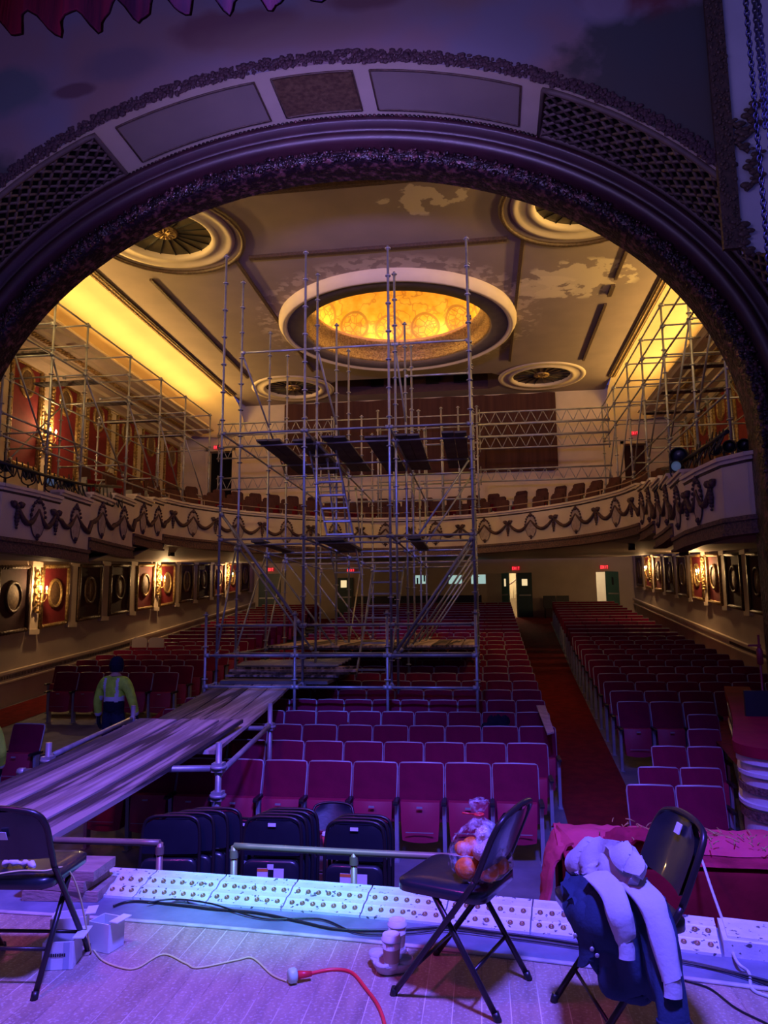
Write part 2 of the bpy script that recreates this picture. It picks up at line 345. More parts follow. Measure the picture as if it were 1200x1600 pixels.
def mk(name, mb, mats, parent=None, base=None):
    if parent is not None:
        off = wloc(parent); o = bpy.data.objects.new(name, mb.mesh(name, mats, off)); C.objects.link(o); o.parent = parent
        return o
    if base is None:
        xs = [v.x for v in mb.v]; ys = [v.y for v in mb.v]; base = Vector(((min(xs) + max(xs)) / 2, (min(ys) + max(ys)) / 2, min(v.z for v in mb.v)))
    base = Vector(base)
    o = bpy.data.objects.new(name, mb.mesh(name, mats, base)); o.location = base; C.objects.link(o); return o
def tag(o, label, cat, group=None, kind=None):
    o['label'] = label; o['category'] = cat
    if group: o['group'] = group
    if kind: o['kind'] = kind
    return o
def struct(name, mb, mats, base=(0, 0, 0)):
    o = mk(name, mb, mats, base=base); o['kind'] = 'structure'; return o
def thing(name, loc, label, cat, group=None, rz=0.):
    o = bpy.data.objects.new(name, None); C.objects.link(o); o.location = loc; o.rotation_euler = (0, 0, rz); o.empty_display_size = .1
    return tag(o, label, cat, group)
def kids(o): return [c for c in C.objects if c.parent == o]
def copy_tree(parts, root, loc, rz, label, scale=None):
    "parts: list of (object, [sub-parts])"
    r = root.copy(); C.objects.link(r); r.location = loc; r.rotation_euler = (0, 0, rz); r['label'] = label
    if scale: r.scale = scale
    for p, subs in parts:
        c = p.copy(); C.objects.link(c); c.parent = r
        for q in subs:
            d = q.copy(); C.objects.link(d); d.parent = c
    return r
def tree(root):
    ks = {}
    for o in C.objects:
        if o.parent: ks.setdefault(o.parent.name, []).append(o)
    return [(p, ks.get(p.name, [])) for p in ks.get(root.name, [])]
def smooth_path(pts, n=6):
    pts = [Vector(p) for p in pts]; out = []
    for i in range(len(pts) - 1):
        p0 = pts[max(i - 1, 0)]; p1 = pts[i]; p2 = pts[i + 1]; p3 = pts[min(i + 2, len(pts) - 1)]
        for k in range(n):
            t = k / n
            out.append(.5 * ((2 * p1) + (p2 - p0) * t + (2 * p0 - 5 * p1 + 4 * p2 - p3) * t * t + (3 * p1 - p0 - 3 * p2 + p3) * t ** 3))
    out.append(pts[-1]); return out
ORD = ['', 'first', 'second', 'third', 'fourth', 'fifth', 'sixth', 'seventh', 'eighth', 'ninth', 'tenth', 'eleventh', 'twelfth', 'thirteenth', 'fourteenth', 'fifteenth',
       'sixteenth', 'seventeenth', 'eighteenth', 'nineteenth', 'twentieth', 'twenty-first', 'twenty-second', 'twenty-third', 'twenty-fourth', 'twenty-fifth', 'twenty-sixth', 'twenty-seventh', 'twenty-eighth', 'twenty-ninth', 'thirtieth', 'thirty-first', 'thirty-second', 'thirty-third']

# ================================================================ structure
WL = 8.75     # half width of the house at the side walls
def fz(Y):
    if Y < 8.15: return -1.05
    if Y < 20: return -1.05 + .087 * (Y - 8.15)
    return -1.05 + .087 * 11.85 + .11 * (Y - 20)

# stage floor, apron, stage front
mb = MB()
YE = lambda x: 4.42 - .045 * (x - .2) - .028 * (x - .2) ** 2       # curved stage edge
YP = lambda x: 3.80 - .055 * (x - .2) - .022 * (x - .2) ** 2       # pale nosing line
xs = [-6 + .3 * i for i in range(41)]
mb.grid([[(x, -2.5, 0) for x in xs], [(x, YP(x), 0) for x in xs]])
struct('floor_stage', mb, 'stage_wood')
mb = MB()
mb.grid([[(x, YP(x), .0) for x in xs], [(x, YE(x), .0) for x in xs]])
mb.grid([[(x, YE(x), .0) for x in xs], [(x, YE(x), -1.1) for x in xs]], 1)
struct('floor_apron', mb, ['apron', 'black'])
mb = MB(); mb.tube([(x, YP(x) - .01, .004) for x in xs], .016, 6, flat=.5); struct('trim_1', mb, 'apron_line')
mb = MB(); mb.box((-6, -2.5, -.005), (6, 3.02, .002)); o = struct('floor_stage_front_boards', mb, 'stage_wood')
for v in o.data.vertices: v.co.y += -(v.co.x) * .055 if v.co.y > 0 else 0
o.location.z = .0015

# raked house floor
mb = MB(); ys = [3.9, 8.15] + [8.15 + .85 * i for i in range(1, 30)] + [33.5]
mb.grid([[(x, y, fz(y)) for x in (-WL - .2, 0, WL + .2)] for y in ys])
struct('floor', mb, 'concrete')
aisleL = lambda y: 2.95 + .016 * max(0, y - 9)
aisleR = lambda y: 3.86 + .045 * max(0, y - 9.5)
def carpet(f0, f1, label, ya=4.6, yb=33.4):
    mb = MB(); yy = [ya] + [y for y in ys if ya < y < yb] + [yb]
    mb.grid([[(f0(y), y, fz(y) + .008), (f1(y), y, fz(y) + .008)] for y in yy])
    return tag(mk('aisle_carpet', mb, 'carpet'), label, 'carpet')
carpet(lambda y: aisleL(y), lambda y: aisleR(y), 'dark red carpet running up the right aisle to the open double doors', 6.4)
carpet(lambda y: -aisleR(y), lambda y: -aisleL(y), 'dark red carpet of the left aisle, mostly hidden by ramp and tower', 9.4)
carpet(lambda y: 7.45, lambda y: WL - .1, 'dark red carpet along the foot of the right side wall', 10.5)
carpet(lambda y: -WL + .1, lambda y: -7.45, 'dark red carpet along the foot of the left side wall', 10.5)
mb = MB(); mb.grid([[(-8.5, y, fz(y) + .009), (8.5, y, fz(y) + .009)] for y in (31.6, 33.3)])
tag(mk('aisle_carpet', mb, 'carpet'), 'dark red carpet crossing behind the last seat rows at the rear doors', 'carpet')

def wall_holes(u0, u1, z0, z1, holes, fn, mi=0, mb=None):
    "rectangles around rectangular openings; fn(u, z) -> point"
    mb = mb or MB(); us = sorted({u0, u1, *[h[0] for h in holes], *[h[1] for h in holes]}); zs = sorted({z0, z1, *[h[2] for h in holes], *[h[3] for h in holes]})
    for i in range(len(us) - 1):
        for j in range(len(zs) - 1):
            um = (us[i] + us[i + 1]) / 2; zm = (zs[j] + zs[j + 1]) / 2
            if any(h[0] < um < h[1] and h[2] < zm < h[3] for h in holes): continue
            mb.add([fn(us[i], zs[j]), fn(us[i + 1], zs[j]), fn(us[i + 1], zs[j + 1]), fn(us[i], zs[j + 1])], [(0, 1, 2, 3)], mi)
    return mb
# side walls
for s, nm in ((-1, 'wall_left'), (1, 'wall_right')):
    mb = MB(); mb.box((s * WL, 9.6, -1.2), (s * (WL + .2), 33.7, 9.3)); struct(nm, mb, 'cream_wall')
    # sloping chair-rail ledge with heater grille above the floor
    mb = MB(); yy = [10 + i * 1.3 for i in range(18)]
    prof = [(0, .80), (.10, .80), (.10, .74), (.04, .72), (.04, .60), (.09, .58), (.09, .54), (0, .54)]
    mb.grid([[(s * (WL - a), y, fz(y) + h) for a, h in prof] for y in yy + [33.5]], 0, False); struct('trim_' + ('2' if s < 0 else '3'), mb, 'cream')
    mb = MB()
    for i in range(150):
        y = 13.0 + i * .055; mb.box((s * (WL - .05), y, fz(y) + .62), (s * (WL - .03), y + .02, fz(y) + .70))
    tag(mk('wall_heater_grille', mb, 'black'), 'long slotted heater grille set under the ledge of the %s side wall' % ('left' if s < 0 else 'right'), 'grille')

# lower back wall with doorways and lit windows
YB = 33.5
def px(x, y, Y=YB): p = at(x, y, Y); return p.x, p.z
def rect(x0, y0, x1, y1, Y=YB):
    a = px(x0, y0, Y); b = px(x1, y1, Y); return (a[0], b[0], b[1], a[1])
f0 = fz(YB)
doorsB = [rect(784, 896, 808, 963), rect(931, 894, 948, 950), ]
holes = []
for r in doorsB: holes.append((r[0], r[1], f0, r[3]))
wins = [rect(649, 899, 667, 912), rect(701, 899, 722, 912), rect(736, 898, 759, 912)]
holes += wins
mb = wall_holes(-WL - .2, WL + .2, f0 - .5, 4.4, holes, lambda u, z: (u, YB, z)); struct('wall_back_lower', mb, 'cream_wall')
mb = MB(); mb.box((-4.2, YB + .02, 1.6), (9, YB + .06, 1.61)); 
# lit lobby behind
mb = MB()
mb.add([(-9, 37, 0), (9, 37, 0), (9, 37, 5), (-9, 37, 5)], [(0, 1, 2, 3)]); mb.add([(-9, 33.55, f0), (9, 33.55, f0), (9, 37, f0), (-9, 37, f0)], [(0, 1, 2, 3)])
mb.add([(-9, 33.55, 4.4), (9, 33.55, 4.4), (9, 37, 4.4), (-9, 37, 4.4)], [(0, 1, 2, 3)]); struct('wall_lobby', mb, 'lobby')
point('lobby_lamp', (3.2, 35.2, 3.9), 110, (1, .80, .50), .2); point('lobby_lamp', (7.5, 35.2, 3.9), 70, (1, .85, .6), .2)
for i, r in enumerate(wins):
    mb = MB(); mb.box((r[0], YB + .01, r[2]), (r[1], YB + .03, r[3])); o = struct('window_%d' % (i + 1), mb, 'glass_lit')
    fr_ = MB(); t = .03
    fr_.box((r[0] - t, YB - .03, r[2] - t), (r[1] + t, YB, r[2])); fr_.box((r[0] - t, YB - .03, r[3]), (r[1] + t, YB, r[3] + t)); fr_.box((r[0] - t, YB - .03, r[2]), (r[0], YB, r[3])); fr_.box((r[1], YB - .03, r[2]), (r[1] + t, YB, r[3]))
    mk('window_frame', fr_, 'cream', o)
    if i == 0:
        q = MB(); m_ = (r[0] + r[1]) / 2
        for k in range(3): q.box((r[0] + k * .16 + .06, YB - .02, r[2] + .05 * k), (r[0] + k * .16 + .13, YB, r[3] - .06 * (2 - k)))
        mk('paper_notice', q, 'navy', o)
# dark standing-rail partition behind the seats
mb = MB(); mb.box((-3.8, 32.2, fz(32.2)), (2.0, 32.4, fz(32.2) + 1.12)); tag(mk('standing_rail', mb, 'black'), 'dark waist-high partition behind the last centre rows', 'partition')
# doors
def door(n, x0, x1, z1, Y, mats, win=None, swing=None, label=None):
    mb = MB(); mb.box((x0, Y - .05, f0), (x1, Y, z1)); o = struct('door_%d' % n, mb, mats)
    if win:
        q = MB(); q.box((win[0], Y - .06, win[2]), (win[1], Y - .051, win[3])); mk('door_window', q, 'glass_warm', o)
    q = MB(); q.box((x0 + .06, Y - .10, f0 + .95), (x1 - .06, Y - .06, f0 + 1.01)); mk('push_bar', q, 'coupler', o)
    return o
r = rect(808, 895, 833, 963); door(1, r[0], r[1], r[3], YB - .02, 'teal_dark', rect(815, 905, 824, 915))
r = rect(405, 897, 438, 950); door(2, r[0], r[1], r[3], YB - .02, 'teal_dark')
r = rect(528, 903, 552, 950); door(3, r[0], r[1], r[3], YB - .02, 'teal_dark', rect(533, 907, 542, 918))
# open leaves, swung into the house
def leaf(n, hx, ang, wdt, z1, mats, lit):
    mb = MB(); d = Vector((math.cos(ang), math.sin(ang), 0)); nrm = Vector((-d.y, d.x, 0)) * .025
    c = Vector((hx, YB - .03, (f0 + z1) / 2)) + d * wdt / 2
    mb.obox(c, d * wdt / 2, nrm, Vector((0, 0, (z1 - f0) / 2))); o = struct('door_%d' % n, mb, mats)
    q = MB(); c2 = Vector((hx, YB - .03, f0 + 1.55)) + d * wdt * .5; q.obox(c2, d * .07, nrm * 1.2, Vector((0, 0, .17))); mk('door_window', q, 'glass_warm' if lit else 'black', o)
    q = MB(); c3 = Vector((hx, YB - .03, f0 + 1.0)) + d * wdt * .5; q.obox(c3, d * wdt * .4, nrm * 2, Vector((0, 0, .03))); mk('push_bar', q, 'coupler', o)
leaf(4, doorsB[0][0], R(-62), .62, doorsB[0][3], 'teal', True)
leaf(5, rect(965, 893, 966, 950)[0], R(-135), .9, doorsB[1][3], 'teal', False)
# staircase rail and steps in the lobby seen through the open doorway
t = thing('stair_flight', (3.2, 35.9, f0), 'pale staircase with banister rising behind the open double doors', 'stairs')
x0 = doorsB[0][0] - .5
st = MB()
for k in range(9): st.box((x0 + k * .24, 35.4, f0), (x0 + (k + 1) * .24, 36.6, f0 + .18 * (k + 1)))
mk('step', st, 'cream', t)
st = MB()
for k in range(9): st.tube([(x0 + k * .24 + .12, 35.4, f0 + .18 * (k + 1)), (x0 + k * .24 + .12, 35.4, f0 + .18 * (k + 1) + .75)], .018, 6)
mk('baluster', st, 'cream', t)
st = MB(); st.tube([(x0, 35.4, f0 + .88), (x0 + 2.3, 35.4, f0 + 2.6)], .04, 8); mk('banister', st, 'block', t)

# upper back wall
YU = 24.6
dl = rect(326, 706, 362, 765, YU); dr = rect(974, 694, 1014, 765, YU)
mb = wall_holes(-WL - .2, WL + .2, 4.3, 9.3, [(dl[0], dl[1], 4.6, dl[3]), (dr[0], dr[1], 4.6, dr[3])], lambda u, z: (u, YU, z)); struct('wall_back_upper', mb, 'cream')
for i, q in enumerate((dl, dr)):
    mb = MB(); mb.box((q[0], YU + .3, 4.5), (q[1], YU + .35, q[3])); o = struct('door_%d' % (6 + i), mb, 'dark' if i == 0 else 'curtain_wall')
    fr_ = MB(); fr_.box((q[0] - .1, YU - .04, 4.6), (q[0], YU + .3, q[3] + .1)); fr_.box((q[1], YU - .04, 4.6), (q[1] + .1, YU + .3, q[3] + .1)); fr_.box((q[0] - .1, YU - .04, q[3]), (q[1] + .1, YU + .3, q[3] + .1)); mk('door_frame', fr_, 'cream', o)
# brown pleated drapes on the upper back wall
a = rect(446, 640, 872, 735, YU); n = 64
t = thing('back_drape', ((a[0] + a[1]) / 2, YU - .1, a[2]), 'wide brown pleated drape across the wall behind the balcony', 'curtain')
for k in range(4):
    mb = MB(); rows = []
    for j in range(2):
        z = a[2] if j == 0 else 9.1
        rows.append([(a[0] + (a[1] - a[0]) * (k + i / 32) / 4, YU - .12 - .045 * math.sin(i / 32 * math.tau * 2 + k) * (1 if i not in (0, 32) else .2), z) for i in range(33)])
    mb.grid(rows); mk('drape_panel', mb, 'curtain_wall', t)

# ceiling with round openings
import bmesh
DC = Vector((0, 17.97, 0)); ZC = 9.15
GR = [(-4.1, 12.85), (4.1, 12.85), (-4.1, 22.9), (4.1, 22.9)]
def holed(outer, loops, z, name, mt):
    bm = bmesh.new()
    for lp in [outer] + loops:
        vs = [bm.verts.new((x, y, z)) for x, y in lp]
        for i in range(len(vs)): bm.edges.new((vs[i], vs[(i + 1) % len(vs)]))
    bmesh.ops.triangle_fill(bm, use_beauty=True, use_dissolve=False, edges=bm.edges[:], normal=(0, 0, -1))
    me = bpy.data.meshes.new(name); bm.to_mesh(me); bm.free(); me.materials.append(M[mt])
    o = bpy.data.objects.new(name, me); C.objects.link(o); o['kind'] = 'structure'; return o
circ = lambda cx, cy, r, n=64: [(cx + r * math.cos(math.tau * k / n), cy + r * math.sin(math.tau * k / n)) for k in range(n)]
slot = [(-2.5, 22.3), (2.5, 22.3), (2.8, 22.6), (2.8, 23.6), (2.4, 23.9), (-2.4, 23.9), (-2.8, 23.6), (-2.8, 22.6)]
ceil = holed([(-6.33, 9.3), (6.33, 9.3), (6.33, YU), (-6.33, YU)], [circ(0, 17.97, 2.9)] + [circ(x, y, .92, 48) for x, y in GR] + [slot], ZC, 'ceiling', 'ceil')
# cove curving down to the cornice
for s in (-1, 1):
    prof = [(6.33, 9.15)] + [(6.33 + 2.35 * math.sin(a), 8.05 + 1.1 * math.cos(a)) for a in [R(x) for x in range(6, 91, 7)]] + [(8.75, 8.0)]
    mb = MB(); mb.grid([[(s * x, y, z) for x, z in prof] for y in (9.3, 12, 15, 18, 21, 23.0)])
    # quarter-round end of the cove
    cen = Vector((s * 6.33, 23.0, 0)); rows = []
    for k in range(9):
        a = R(90) * k / 8; rows.append([(s * (6.33 + (x - 6.33) * math.cos(a)), 23.0 + (x - 6.33) * math.sin(a) * .68, z) for x, z in prof])
    mb.grid(rows)
    struct('ceiling_cove_' + ('left' if s < 0 else 'right'), mb, 'cove')
    # cornice shelf hiding the cove lamps
    mb = MB(); pr = [(8.74, 8.10), (7.42, 8.10), (7.42, 8.22), (7.30, 8.22), (7.24, 8.16), (7.22, 8.10), (7.32, 8.07), (7.36, 8.02), (7.62, 8.0), (7.66, 7.95), (8.05, 7.93), (8.1, 7.82), (8.3, 7.8), (8.34, 7.72), (8.5, 7.70), (8.6, 7.62), (8.74, 7.6)]
    mb.grid([[(s * x, y, z) for x, z in pr] for y in (9.6, 23.9)], 0, False); mb.prism([(s * x, 23.9, z) for x, z in pr], (0, .02, 0))
    struct('trim_' + ('4' if s < 0 else '5'), mb, 'cream')
    q = MB()
    for k in range(120):
        y = 11.0 + k * .105; q.sphere((s * 7.86, y, 7.92), .05, 6, 4, 0, (2.2, .8, .5))
    tag(mk('cornice_frieze', q, 'gold'), 'row of gilded scrolls under the %s cornice' % ('left' if s < 0 else 'right'), 'moulding')
    # pierced strip where ceiling meets cove
    q = MB(); q.box((s * 6.22, 10.2, 9.10), (s * 6.44, 23.2, 9.15), 0)
    for k in range(230):
        y = 10.25 + k * .056
        for d_ in (0, 1): q.sphere((s * (6.28 + .10 * d_), y + .028 * d_, 9.09), .022, 5, 3, 1)
    tag(mk('ceiling_moulding', q, ['trim', 'gold']), 'pierced dark strip along the %s edge of the ceiling by the glowing cove' % ('left' if s < 0 else 'right'), 'moulding')
    # narrow brown mouldings
    for (x, ya, yb, cm) in ((5.22, 14.6, 16.15, 'near'), (5.22, 17.5 if s > 0 else 16.15, 21.5, 'far'), (3.02, 13.95, 21.2, 'inner')):
        if s > 0 and cm == 'near':
            q = MB(); q.box((5.17, 16.45, 9.08), (5.27, 17.0, 9.16)); tag(mk('ceiling_moulding', q, 'trim'), 'short leftover piece of brown moulding amid the peeling right ceiling', 'moulding')
        if s < 0 and cm == 'far': continue
        yb2 = 21.5 if (s < 0 and cm == 'near') else yb
        q = MB(); q.box((s * x - .035, ya, 9.10), (s * x + .035, yb2, 9.16))
        tag(mk('ceiling_moulding', q, 'trim'), {'near': 'brown moulding strip lengthwise on the %s ceiling, outer line' % ('left' if s < 0 else 'right'), 'far': 'brown moulding strip on the right ceiling beyond the peeled patch', 'inner': 'brown moulding strip beside the dome on the %s' % ('left' if s < 0 else 'right')}[cm], 'moulding')
for (y, xa, xb, lb) in ((13.95, -2.7, 2.7, 'brown moulding crossing the ceiling in front of the dome'), (11.65, -2.75, 2.75, 'brown moulding crossing the ceiling just behind the arch')):
    q = MB(); q.box((xa, y - .05, 9.08), (xb, y + .05, 9.16)); tag(mk('ceiling_moulding', q, 'trim'), lb, 'moulding')
# round grilles
for (x, y), lb in zip(GR, ('large round ceiling grille by the arch at the left', 'large round ceiling grille by the arch at the right', 'round ceiling grille far back left, behind the tower posts', 'round ceiling grille far back right')):
    t = thing('ceiling_grille', (x, y, 9.0), lb, 'grille')
    q = MB(); q.lathe([(.92, 9.30), (.915, 9.14), (.95, 9.11), (1.02, 9.10), (1.06, 9.135), (1.24, 9.135), (1.28, 9.11), (1.36, 9.12), (1.38, 9.15)], (x, y, 0), 48); mk('surround', q, 'cream', t)
    if y < 20:
        q = MB(); pts = [(x + 1.55 * math.cos(a), y + 1.55 * math.sin(a), 9.12) for a in [R(d) for d in range(0, 361, 8)]]; q.tube(pts, .05, 6, cap=False); mk('outer_bead', q, 'trim', t)
    q = MB(); q.lathe([(.0, 9.21), (.93, 9.21)], (x, y, 0), 48); mk('backing', q, 'grille' if y < 20 else 'trim', t)
    q = MB()
    for k in range(18):
        a = k * math.tau / 18; u = Vector((math.cos(a), math.sin(a), 0)); q.obox(Vector((x, y, 9.20)) + u * .6, u * .32, Vector((-u.y, u.x, 0)) * .006, (0, 0, .012))
    mk('slats', q, 'black', t)
    q = MB(); q.lathe([(0, 9.17), (.10, 9.16), (.13, 9.18), (.18, 9.175), (.22, 9.16), (.25, 9.18), (.25, 9.21)], (x, y, 0), 24)
    for k in range(12):
        a = k * math.tau / 12; q.tube([(x + .05 * math.cos(a), y + .05 * math.sin(a), 9.16), (x + .2 * math.cos(a + .3), y + .2 * math.sin(a + .3), 9.16)], .012, 5)
    mk('medallion', q, 'gold', t)
# dome
t = thing('ceiling_dome', (0, 17.97, 8.7), 'large round ceiling dome with lit golden painting above the scaffold tower', 'dome')
q = MB(); q.lathe([(3.08, 9.16), (3.08, 9.03), (3.04, 8.98), (3.0, 8.90), (2.95, 8.88), (2.93, 8.92), (2.86, 8.93)], DC, 80); mk('outer_moulding', q, 'cream', t)
q = MB(); q.lathe([(2.86, 8.93), (2.46, 8.90), (2.42, 8.98)], DC, 80); mk('under_ring', q, 'ring_grey', t)
q = MB(); q.lathe([(2.42, 8.98), (2.36, 9.02), (2.38, 9.10), (2.30, 9.14), (2.32, 9.24), (2.24, 9.27), (2.22, 9.42), (2.16, 9.46), (2.16, 9.50)], DC, 80); mk('inner_moulding', q, 'gold', t)
q = MB(); q.lathe([(2.16, 9.50), (2.20, 9.58), (2.34, 9.60), (2.95, 9.60)], DC, 80); mk('lamp_ledge', q, 'cream', t)
q = MB(); q.lathe([(2.95, 9.60)] + [(2.95 * math.cos(R(a)), 9.6 + 1.75 * math.sin(R(a))) for a in range(8, 91, 6)], DC, 80); mk('painted_dome', q, 'dome', t)
# dark booth slot in the ceiling
mb = MB(); mb.add([(x, y, 9.15) for x, y in slot] + [(x, y, 10.6) for x, y in slot], [(i, (i + 1) % 8, 8 + (i + 1) % 8, 8 + i) for i in range(8)] + [tuple(range(8, 16))])
struct('ceiling_booth_recess', mb, 'redwall_shade')
for i in range(4):
    q = MB(); q.box((-1.6 + i * .95, 23.84, 9.4), (-1.15 + i * .95, 23.88, 9.85)); struct('window_%d' % (4 + i), q, 'dark')

# ================================================================ sounding-board arch
AC, AA, AB = 3.70, 5.48, 4.22
def curve(u, d):
    if u < 0: return Vector((AA + d, 0, AC + u * .1))
    if u > 180: return Vector((-AA - d, 0, AC - (u - 180) * .1))
    a = R(u); c, s_ = math.cos(a), math.sin(a); n_ = Vector((c / AA, 0, s_ / AB)).normalized()
    return Vector((AA * c, 0, AC + AB * s_)) + n_ * d
U = [-48, -24, 0] + [3 * k for k in range(1, 60)] + [180, 204, 228]
def ring(name, prof, mats, parent, us=U, smooth=True):
    q = MB(); q.grid([[curve(u, d) + Vector((0, y, 0)) for y, d in prof] for u in us], 0, smooth); return mk(name, q, mats, parent)
t = thing('plaster_arch', (0, 8.8, -1.05), 'huge dark maroon and cream plaster arch framing the auditorium', 'arch'); ARCH = t
ring('carved_moulding', [(9.75, .02), (9.42, 0), (9.30, .03), (9.24, .10), (9.27, .17), (9.30, .20)], 'maroon_orn', t)
ring('smooth_moulding', [(9.30, .20), (9.18, .22), (9.10, .30), (9.12, .36), (9.22, .38), (9.16, .44), (9.08, .48), (9.06, .54), (9.16, .57), (9.2, .60)], 'maroon', t)
q = MB()
for k in range(330):
    u = -10 + k * 200 / 330; p = curve(u, .60); q.sphere(p + Vector((0, 9.14, 0)), .028, 6, 4, 0, (1.2, 1, .9))
mk('bead_row', q, 'maroon_orn', t)
q = MB()
for k in range(1500):
    u = -6 + k * 192 / 1500; p = curve(u, random.uniform(.01, .19)); q.sphere(p + Vector((0, 9.25, 0)), random.uniform(.012, .032), 5, 3, 0, (random.uniform(.7, 1.8), .8, random.uniform(.7, 1.6)))
mk('carved_leaves', q, 'maroon_orn', t)
def SS(u, s_, off=0.):   # s_: 0 at the house side, 1 at the stage side
    return curve(u, .63 - .06 * s_ - off) + Vector((0, 9.20 - 1.1 * s_, 0))
q = MB(); q.grid([[SS(u, s_) for s_ in (0, .1, .3, .5, .7, .9, 1)] for u in U]); mk('splayed_soffit', q, 'cream', t)
for (u0_, u1_, mt, nm) in ((84.8, 95.2, 'oval', 'brown_panel'), (63.5, 82.6, 'soffit', 'blank_panel'), (97.4, 116.5, 'soffit', 'blank_panel')):
    us = [u0_ + (u1_ - u0_) * k / 14 for k in range(15)]
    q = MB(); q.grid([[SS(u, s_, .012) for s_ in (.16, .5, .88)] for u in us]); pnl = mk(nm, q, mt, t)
    q = MB(); loop = [SS(u, .16, .015) for u in us] + [SS(us[-1], .88, .015)] + [SS(u, .88, .015) for u in reversed(us)] + [SS(us[0], .16, .015)]
    q.tube(loop, .014, 5, cap=False); mk('panel_bead', q, 'trim', pnl)
for s_ in (0, 1):
    ua, ub = (18, 60.5) if s_ == 0 else (119.5, 162)
    us = [ua + (ub - ua) * k / 40 for k in range(41)]
    q = MB(); q.grid([[SS(u, w_, .004) for w_ in (.12, .5, .94)] for u in us]); back = mk('lattice_backing', q, 'dark', t)
    q = MB(); N = 22; K = 5
    node = lambda i, j: SS(ua + (ub - ua) * i / N, .12 + .82 * j / K, .03)
    for i in range(N):
        for j in range(K):
            q.tube([node(i, j), node(i + 1, j + 1)], .024, 4); q.tube([node(i + 1, j), node(i, j + 1)], .024, 4)
            if (i + j) % 2 == 0: q.sphere(node(i + .5, j + .5), .036, 5, 4)
    lp = [SS(u, .12, .03) for u in us] + [SS(u, .94, .03) for u in reversed(us)]; lp.append(lp[0]); q.tube(lp, .04, 5, cap=False)
    mk('lattice_grille', q, 'lattice', t)
# mural wall facing the stage
XM = 5.0; YM = 8.10
q = MB(); rows = []
us = [u for u in range(20, 161, 2)]
for u in us:
    p = curve(u, .57); x = max(-XM, min(XM, p.x)); rows.append([(x, YM, p.z + (11.2 - p.z) * k / 6) for k in range(7)])
q.grid(rows); mk('painted_mural', q, 'mural', t)
q = MB()
random.seed(11)
for k in range(2400):
    u = 20 + k * 140 / 2400; p = curve(u, .645 + random.uniform(-.075, .085)); 
    if abs(p.x) < XM: q.sphere(p + Vector((0, YM - .01, 0)), random.uniform(.015, .038), 5, 3, 0, (random.uniform(.6, 1.6), .8, random.uniform(.6, 1.4)))
mk('leaf_garland', q, 'relief', t)
for s_ in (-1, 1):
    q = MB(); q.box((s_ * 4.80, YM - .05, 5.6), (s_ * 5.0, YM + .01, 11.2)); 
    for k in range(420): q.sphere((s_ * (4.81 + .18 * random.random()), YM - .05, 5.65 + k * .0132), random.uniform(.012, .03), 5, 3)
    mk('leaf_border', q, 'trim', t)
    q = MB(); rows = []
    uu = [-48, -24, 0] + [2 * k for k in range(1, 12)]
    for u in uu:
        uv = u if s_ > 0 else 180 - u; p = curve(uv, .57); rows.append([(p.x if abs(p.x) < 50 else 0, YM + .0, p.z), (s_ * 9.2, YM + .0, p.z)])
    p = curve(22 if s_ > 0 else 158, .57); rows.append([(s_ * XM, YM, p.z), (s_ * 9.2, YM, p.z)]); rows.append([(s_ * XM, YM, 11.2), (s_ * 9.2, YM, 11.2)])
    q.grid(rows, 0, False); mk('cream_pier', q, 'box_cream', t)
    q = MB(); q.box((s_ * 6.0, 9.2, -1.1), (s_ * 8.95, 9.6, 11.2)); mk('rear_pier', q, 'cream_wall', t)
# wall above the arch on the house side
q = MB(); us = [u for u in range(0, 181, 4)]
q.grid([[curve(u, .1) + Vector((0, 9.7, 0)), Vector((curve(u, .1).x * 1.15, 9.7, 9.6))] for u in us], 0, False); mk('house_side_wall', q, 'cream', t)
# carved sprays on the right pier
for (x, y, sc, fl, lb) in ((1172, 190, 1, 1, 'top'), (1158, 215, .9, -1, 'upper'), (1175, 270, 1, 1, 'middle'), (1165, 375, 1, -1, 'low')):
    p = at(x, y, YM - .03); q = MB()
    stem = [p + Vector((fl * .10, 0, .22)) * sc, p + Vector((fl * -.02, 0, .08)) * sc, p + Vector((fl * .05, 0, -.06)) * sc, p + Vector((fl * -.08, 0, -.2)) * sc]
    q.tube(smooth_path(stem, 4), .03 * sc, 6)
    for k, v in enumerate(smooth_path(stem, 4)): q.sphere(v + Vector((.035 * (-1) ** k, -.02, .02)), (.03 + .012 * (k % 3)) * sc, 7, 5, 0, (1.2, .5, .7))
    tag(mk('carved_spray', q, 'trim'), {'top': 'highest carved plaster leaf spray on the right pier behind the chains', 'upper': 'second carved leaf spray on the right pier, reaching left', 'middle': 'third carved leaf spray down the right pier', 'low': 'lowest carved leaf spray on the right pier beside the arch'}[lb], 'ornament')

